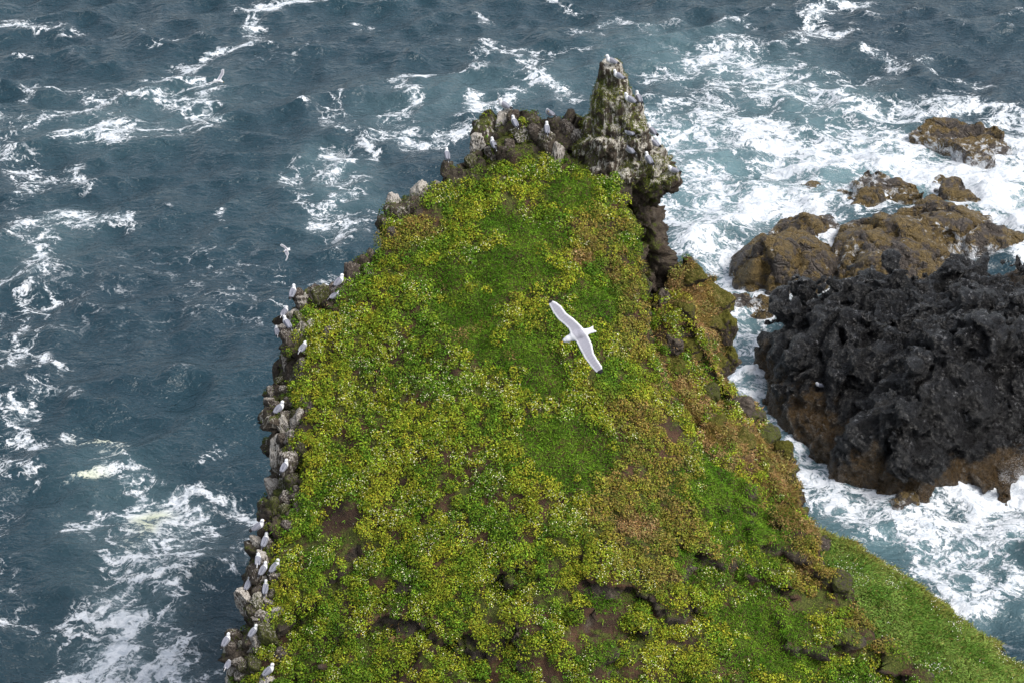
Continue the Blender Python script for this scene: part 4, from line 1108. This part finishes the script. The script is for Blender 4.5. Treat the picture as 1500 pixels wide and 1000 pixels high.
link('slope_flowers', mesh_data('slope_flowers', FV, FF, M_PETAL, cols=np.repeat(np.tile([[0.66, 0.66, 0.55]], (len(k), 1)), 4, 0), smooth=False), kind='stuff',
     label='small pale flowers dotted in the grass of the lower right slope', cat='flowers')
# --- moss and tufts on the rim rocks and the spire
pn = vnormals(PV, PF)
mw = sstep(0.0, 0.6, pn[:, 2]) * sstep(-0.05, 0.3, noise(PV * 0.9, 91) + 0.1) * sstep(19.5, 21, PV[:, 2])
MP, MN, _ = sample(PV, PF, pn, 9000, mw + 1e-6)
lsz = rng.uniform(0.03, 0.06, len(MP))
MV, MF = leaves(MP + MN * rng.uniform(0.0, 0.07, (len(MP), 1)), unit(MN + 0.7 * rng.normal(size=MN.shape)), lsz, lsz * .7)
mc = pick(np.array((0.05, 0.075, 0.012)), np.array((0.17, 0.17, 0.03)), rng.random(len(MP)))
link('spire_moss', mesh_data('spire_moss', MV, MF, M_LEAF, cols=np.repeat(mc, 4, 0), smooth=False), kind='stuff', label='dark moss tufts clinging to the rock spire', cat='moss')
mw = HROCK * sstep(0.1, 0.6, HN[:, 2]) * sstep(-0.15, 0.25, fbm(HV * 0.8, 3, 93)) * sstep(2.6, 1.5, dl_v) * (0.35 + sstep(56, 58, HV[:, 1])) * sstep(6, 9, HV[:, 2])
MP, MN, _ = sample(HV, HF, HN, 26000, mw + 1e-9)
lsz = rng.uniform(0.03, 0.065, len(MP))
MV, MF = leaves(MP + MN * rng.uniform(0.0, 0.10, (len(MP), 1)), unit(MN + 0.7 * rng.normal(size=MN.shape)), lsz, lsz * .7)
mc = pick(np.array((0.035, 0.065, 0.010)), np.array((0.13, 0.15, 0.022)), rng.random(len(MP)) ** 1.5)
link('rim_moss', mesh_data('rim_moss', MV, MF, M_LEAF, cols=np.repeat(mc, 4, 0), smooth=False), kind='stuff', label='dark green moss on the rocky left rim of the headland', cat='moss')
print('plants', sum(len(m.loops) - 2 * len(m.polygons) for m in bpy.data.meshes), time.time() - T0)

# ------------------------------------------------------------------ gulls
def ell(X, Y, Z, c, r, pitch=0.0):
    x, y, z = X - c[0], Y - c[1], Z - c[2]
    cp, sp = math.cos(pitch), math.sin(pitch)
    x, z = x * cp + z * sp, -x * sp + z * cp
    k0 = np.sqrt((x / r[0]) ** 2 + (y / r[1]) ** 2 + (z / r[2]) ** 2)
    k1 = np.sqrt((x / r[0] ** 2) ** 2 + (y / r[1] ** 2) ** 2 + (z / r[2] ** 2) ** 2) + 1e-9
    return k0 * (k0 - 1) / k1
WHITE, GREY, BLACK = np.array((0.66, 0.66, 0.67)), np.array((0.20, 0.205, 0.24)), np.array((0.015, 0.015, 0.017))
def cone_mesh(name, a, b, ra, rb, mat, n=8):
    a, b = np.array(a, float), np.array(b, float)
    d = (b - a) / np.linalg.norm(b - a)
    s = np.cross(d, (0.3, 0.9, 0.2)); s /= np.linalg.norm(s); t = np.cross(d, s)
    V, F = [], []
    for c, r in ((a, ra), (a * .35 + b * .65, ra * .45 + rb * .55), (b, rb)):
        for i in range(n):
            w = 2 * math.pi * i / n
            V.append(c + r * (math.cos(w) * s + math.sin(w) * t))
    for k in (0, 1):
        for i in range(n):
            F.append((k * n + i, k * n + (i + 1) % n, (k + 1) * n + (i + 1) % n, (k + 1) * n + i))
    V += [a, b]
    for i in range(n):
        F.append((3 * n, (i + 1) % n, i, 3 * n)); F.append((3 * n + 1, 2 * n + i, 2 * n + (i + 1) % n, 3 * n + 1))
    me = bpy.data.meshes.new(name)
    me.from_pydata([tuple(v) for v in V], [], [f if f[0] != f[3] else f[:3] for f in F])
    me.polygons.foreach_set('use_smooth', [True] * len(me.polygons)); me.materials.append(mat); me.update()
    return me
def standing_gull(pose):
    h = 0.0085
    xs, ys, zs = np.arange(-.30, .24, h), np.arange(-.13, .13, h), np.arange(0.0, .42, h)
    X, Y, Z = np.meshgrid(xs, ys, zs, indexing='ij')
    low = 0.055 if pose == 1 else 0.0
    tilt = R(32) if pose == 0 else R(14)
    zb = 0.165 - low
    head = {0: (0.125, 0, 0.325), 1: (0.135, 0, 0.262 - low), 2: (0.035, 0.055, 0.265)}[pose]
    body = ell(X, Y, Z, (0, 0, zb), (.140, .084, .080), tilt)
    body = smin(body, ell(X, Y, Z, (0.07, 0, zb + .03), (.085, .074, .074), tilt), .04)
    neck = ell(X, Y, Z, ((0.09 + head[0]) / 2, head[1] * .6, (zb + 0.05 + head[2]) / 2), (.048, .042, .075), R(-20))
    hd = ell(X, Y, Z, head, (.056, .047, .049), R(-6))
    f = smin(body, neck, .045); f = smin(f, hd, .03)
    tx = -0.19 if pose == 0 else -0.20
    tail = ell(X, Y, Z, (tx, 0, zb - .075 if pose == 0 else zb - .04), (.085, .036, .013), tilt * 1.1)
    f = smin(f, tail, .03)
    wing = np.full(X.shape, 9.0)
    for s in (-1, 1):
        wg = ell(X, Y, Z, (-0.045, s * .052, zb + .012), (.145, .030, .058), tilt * 1.05)
        tp = ell(X, Y, Z, (-0.20, s * .026, zb - .045 if pose == 0 else zb - .018), (.090, .015, .018), tilt * 0.9)
        wing = np.minimum(wing, smin(wg, tp, .03))
    f = smin(f, wing, .012)
    V, F = surface_nets(f, (xs[0], ys[0], zs[0]), h)
    # plumage by place on the bird
    dz = V[:, 2] - (zb + np.tan(tilt) * V[:, 0])
    back = (V[:, 0] < 0.045) & (dz > -0.035) & ((np.abs(V[:, 1]) > 0.032) | (dz > 0.03)) & (V[:, 0] > -0.235)
    col = np.tile(WHITE, (len(V), 1))
    col[back] = GREY
    tipm = (V[:, 0] < -0.195) & (np.abs(V[:, 1]) > 0.010) & (V[:, 2] > zb - .12 + 0.0 * V[:, 0]) & (dz > -0.02)
    col[tipm] = BLACK
    ear = (np.hypot(V[:, 0] - head[0] + .022, V[:, 2] - head[2] - .004) < .016) & (np.abs(V[:, 1] - head[1]) > .02)
    col[ear] = (0.30, 0.30, 0.33)
    body_me = mesh_data('body', V, F, M_BIRD, cols=col)
    hx, hy, hz = head
    if pose == 2: bill = cone_mesh('bill', (hx - .03, hy + .02, hz - .005), (hx - .075, hy + .035, hz - .03), .010, .002, M_BILL)
    else: bill = cone_mesh('bill', (hx + .038, hy, hz - .004), (hx + .088, hy, hz - .016), .011, .002, M_BILL)
    legs = [cone_mesh('leg', (0.0, s * .028, zb - .04), (0.012, s * .030, -.012), .008, .006, M_DARK) for s in (-1, 1)]
    eyes = [cone_mesh('eye', (hx + .020, hy + s * .030, hz + .008), (hx + .021, hy + s * .039, hz + .009), .006, .004, M_DARK) for s in (-1, 1)]
    return body_me, bill, legs, eyes
POSES = [standing_gull(p) for p in range(3)]
for g, p in zip(GULLS, PERCH):
    if p is None: continue
    body, bill, legs, eyes = POSES[g[3]]
    e = link('gull', None, label=g[4], cat='gull', group='gulls perched on the rocks', loc=p + np.array([0, 0, 0.0]))
    e.rotation_euler = (random.uniform(-.06, .06), 0, R(g[2] + random.uniform(-8, 8)))
    s = 1.12 * random.uniform(.95, 1.05); e.scale = (s, s, s)
    link('body', body, parent=e); link('bill', bill, parent=e)
    for m in legs: link('leg', m, parent=e)
    for m in eyes: link('eye', m, parent=e)

def flying_gull(label, px, py, d, org, zpm, planform, tips, body_pts, tail_poly, bill_pts, h=0.009):
    """planform, body, tail: outline of the banking bird in its own wing plane, in units of 1/zpm metre around org"""
    def c(q): return ((q[0] - org[0]) / zpm, -(q[1] - org[1]) / zpm)
    wings = [[c(q) for q in poly] for poly in planform]
    tail = [c(q) for q in tail_poly]
    bp = [(*c(q[:2]), q[2]) for q in body_pts]
    allp = np.array([q for w in wings for q in w] + tail + [b[:2] for b in bp])
    lo, hi = allp.min(0) - .05, allp.max(0) + .05
    xs, ys, zs = np.arange(lo[0], hi[0], h), np.arange(lo[1], hi[1], h), np.arange(-.14, .14, h)
    X2, Y2 = np.meshgrid(xs, ys, indexing='ij')
    rr = np.hypot(X2, Y2)
    arch = 0.045 * np.sin(np.clip(rr / 0.34, 0, 1.6) * math.pi / 2) - 0.05 * np.clip(rr - .3, 0, 1)
    w2 = np.full(X2.shape, 9.0)
    for w in wings: w2 = np.minimum(w2, poly_sd(w, X2, Y2))
    thick = 0.006 + 0.009 * np.exp(-(rr / .22) ** 2)
    Z = zs[None, None, :]
    wing = smax(w2[:, :, None] + 0.002, np.abs(Z - arch[:, :, None]) - thick[:, :, None], .008)
    t2 = poly_sd(tail, X2, Y2)
    tl = smax(t2[:, :, None], np.abs(Z) - .008, .008)
    f = smin(wing, tl, .012)
    for (ax, ay, ra), (bx_, by_, rb) in zip(bp[:-1], bp[1:]):
        ex, ey = bx_ - ax, by_ - ay
        t = np.clip(((X2 - ax) * ex + (Y2 - ay) * ey) / (ex * ex + ey * ey), 0, 1)
        dd = np.hypot(X2 - ax - t * ex, Y2 - ay - t * ey)
        f = smin(f, np.sqrt(dd[:, :, None] ** 2 + (Z * 1.05) ** 2) - (ra + (rb - ra) * t)[:, :, None], .022)
    V, F = surface_nets(f, (xs[0], ys[0], zs[0]), h)
    wd = np.full(len(V), 9.0)
    for w in wings: wd = np.minimum(wd, poly_sd(w, V[:, 0], V[:, 1]))
    inw = sstep(-0.012, -0.030, wd) * sstep(-0.03, 0.0, V[:, 2])
    col = WHITE + (np.array((0.30, 0.295, 0.335)) - WHITE) * inw[:, None]
    sp_ = V[:, 0] * 0.62 - V[:, 1] * 0.78
    fe = (np.sin(sp_ * 2 * np.pi / 0.034) > 0.55) * sstep(-0.075, -0.05, wd) * sstep(0.10, 0.2, np.hypot(V[:, 0], V[:, 1]))
    col = col * (1 - 0.11 * fe * inw)[:, None]
    tipd = np.full(len(V), 9.0)
    for q, r_ in tips:
        a = c(q); tipd = np.minimum(tipd, np.hypot(V[:, 0] - a[0], V[:, 1] - a[1]) - r_ / zpm)
    col = np.where((tipd < 0)[:, None], BLACK, col)
    right, upv, tow = Vector((1, 0, 0)), Vector((0, SN, CS)), Vector((0, -CS, SN))
    e = link('gull', None, label=label, cat='gull', group='gulls in flight')
    m = Matrix((right, upv, tow)).transposed().to_4x4()
    m.translation = Vector(at(px, py, d)); e.matrix_world = m
    link('body', mesh_data('body', V, F, M_BIRD, cols=col), parent=e)
    a, b = c(bill_pts[0]), c(bill_pts[1])
    link('bill', cone_mesh('bill', (*a, 0.0), (*b, -0.006), .010, .003, M_BILL), parent=e)
flying_gull('large white gull gliding with spread wings in front of the green slope', 780 + 490 / 7.146, 420 + 490 / 7.146, 23.0, (490, 490), 7.146 * FPX / 23.0,
    [[(158, 122), (168, 190), (212, 275), (268, 348), (330, 398), (378, 445), (400, 500), (450, 565), (490, 645), (540, 742), (600, 826), (655, 890), (715, 918), (742, 890), (728, 825), (682, 758), (642, 690), (625, 600), (592, 530), (545, 450),
      (490, 388), (430, 332), (352, 272), (302, 200), (250, 160), (205, 140)]],
    [((158, 112), 66), ((735, 930), 72)],
    [(338, 560, .026), (372, 545, .034), (440, 515, .052), (510, 490, .050), (570, 470, .030), (600, 462, .018)],
    [(545, 455), (640, 405), (636, 445), (684, 470), (560, 505)], [(325, 568), (296, 592)])
flying_gull('small white gull flying over foam streaks at upper left', 320, 112, 75.0, (571, 457), 14.29 * FPX / 75.0,
    [[(540, 525), (590, 440), (622, 390), (632, 330), (662, 305), (698, 312), (694, 400), (672, 450), (645, 485), (628, 530), (580, 560)], [(545, 540), (470, 570), (362, 592), (358, 614), (440, 612), (540, 578), (580, 562)]],
    [((680, 295), 20)], [(650, 572, .035), (620, 560, .05), (570, 550, .05), (520, 545, .03)], [(540, 535), (492, 500), (480, 525), (452, 560), (530, 562)], [(665, 578), (688, 584)], 0.012)
flying_gull('tiny white gull flying low over dark water left of the headland', 418, 367, 82.0, (543, 529), 14.29 * FPX / 82.0,
    [[(422, 415), (470, 390), (530, 425), (590, 480), (610, 530), (570, 545), (520, 480), (450, 445)], [(515, 530), (590, 520), (625, 600), (605, 640), (600, 690), (560, 758), (538, 745), (560, 690), (572, 650), (545, 610)]],
    [((425, 410), 16), ((545, 762), 16)], [(525, 548, .04), (560, 535, .055), (600, 515, .045)], [(590, 480), (640, 465), (650, 530), (600, 540)], [(512, 556), (490, 566)], 0.012)

# ------------------------------------------------------------------ spray thrown up where the surf hits the rocks
SPRAY = [(1455, 285, 60, 1.5, 9000), (1488, 320, 40, 1.5, 5000), (1488, 705, 26, 1.3, 5000), (1400, 240, 50, 0.7, 3000), (1215, 245, 60, .6, 2500), (1180, 300, 40, .7, 3000), (500, 235, 10, .6, 900), (700, 160, 12, .5, 500),
         (1155, 560, 20, .5, 900), (1050, 330, 30, .5, 1500), (1430, 380, 30, .5, 900)]
SPP, SPS = [], []
for px, py, r, hh, n in SPRAY:
    p = on_z(px, py); wm = r * 95 / FPX
    a, rr = rng.uniform(0, 6.28, n), wm * np.sqrt(rng.random(n))
    z = 0.15 + hh * rng.exponential(0.35, n) * (1.15 - rr / wm * 0.6)
    q = np.stack([p[0] + rr * np.cos(a), p[1] + rr * 1.7 * np.sin(a), z], 1)
    keep = fbm(q * 1.3, 2, 611) > -0.05
    SPP.append(q[keep]); SPS.append(rng.uniform(0.004, 0.010, n)[keep])
SPP, SPS = np.concatenate(SPP), np.concatenate(SPS)
TET = np.array([(1, 1, 1), (1, -1, -1), (-1, 1, -1), (-1, -1, 1)]) * 0.8
SV_ = (SPP[:, None] + TET[None] * SPS[:, None, None]).reshape(-1, 3)
SF_ = (np.arange(len(SPP))[:, None, None] * 4 + np.array([(0, 1, 2), (0, 3, 1), (0, 2, 3), (1, 3, 2)])[None]).reshape(-1, 3)
link('sea_spray', mesh_data('sea_spray', SV_, SF_, M_SPRAY), kind='stuff', label='white spray drops flung up where surf hits the rocks', cat='spray')
print('done', time.time() - T0)
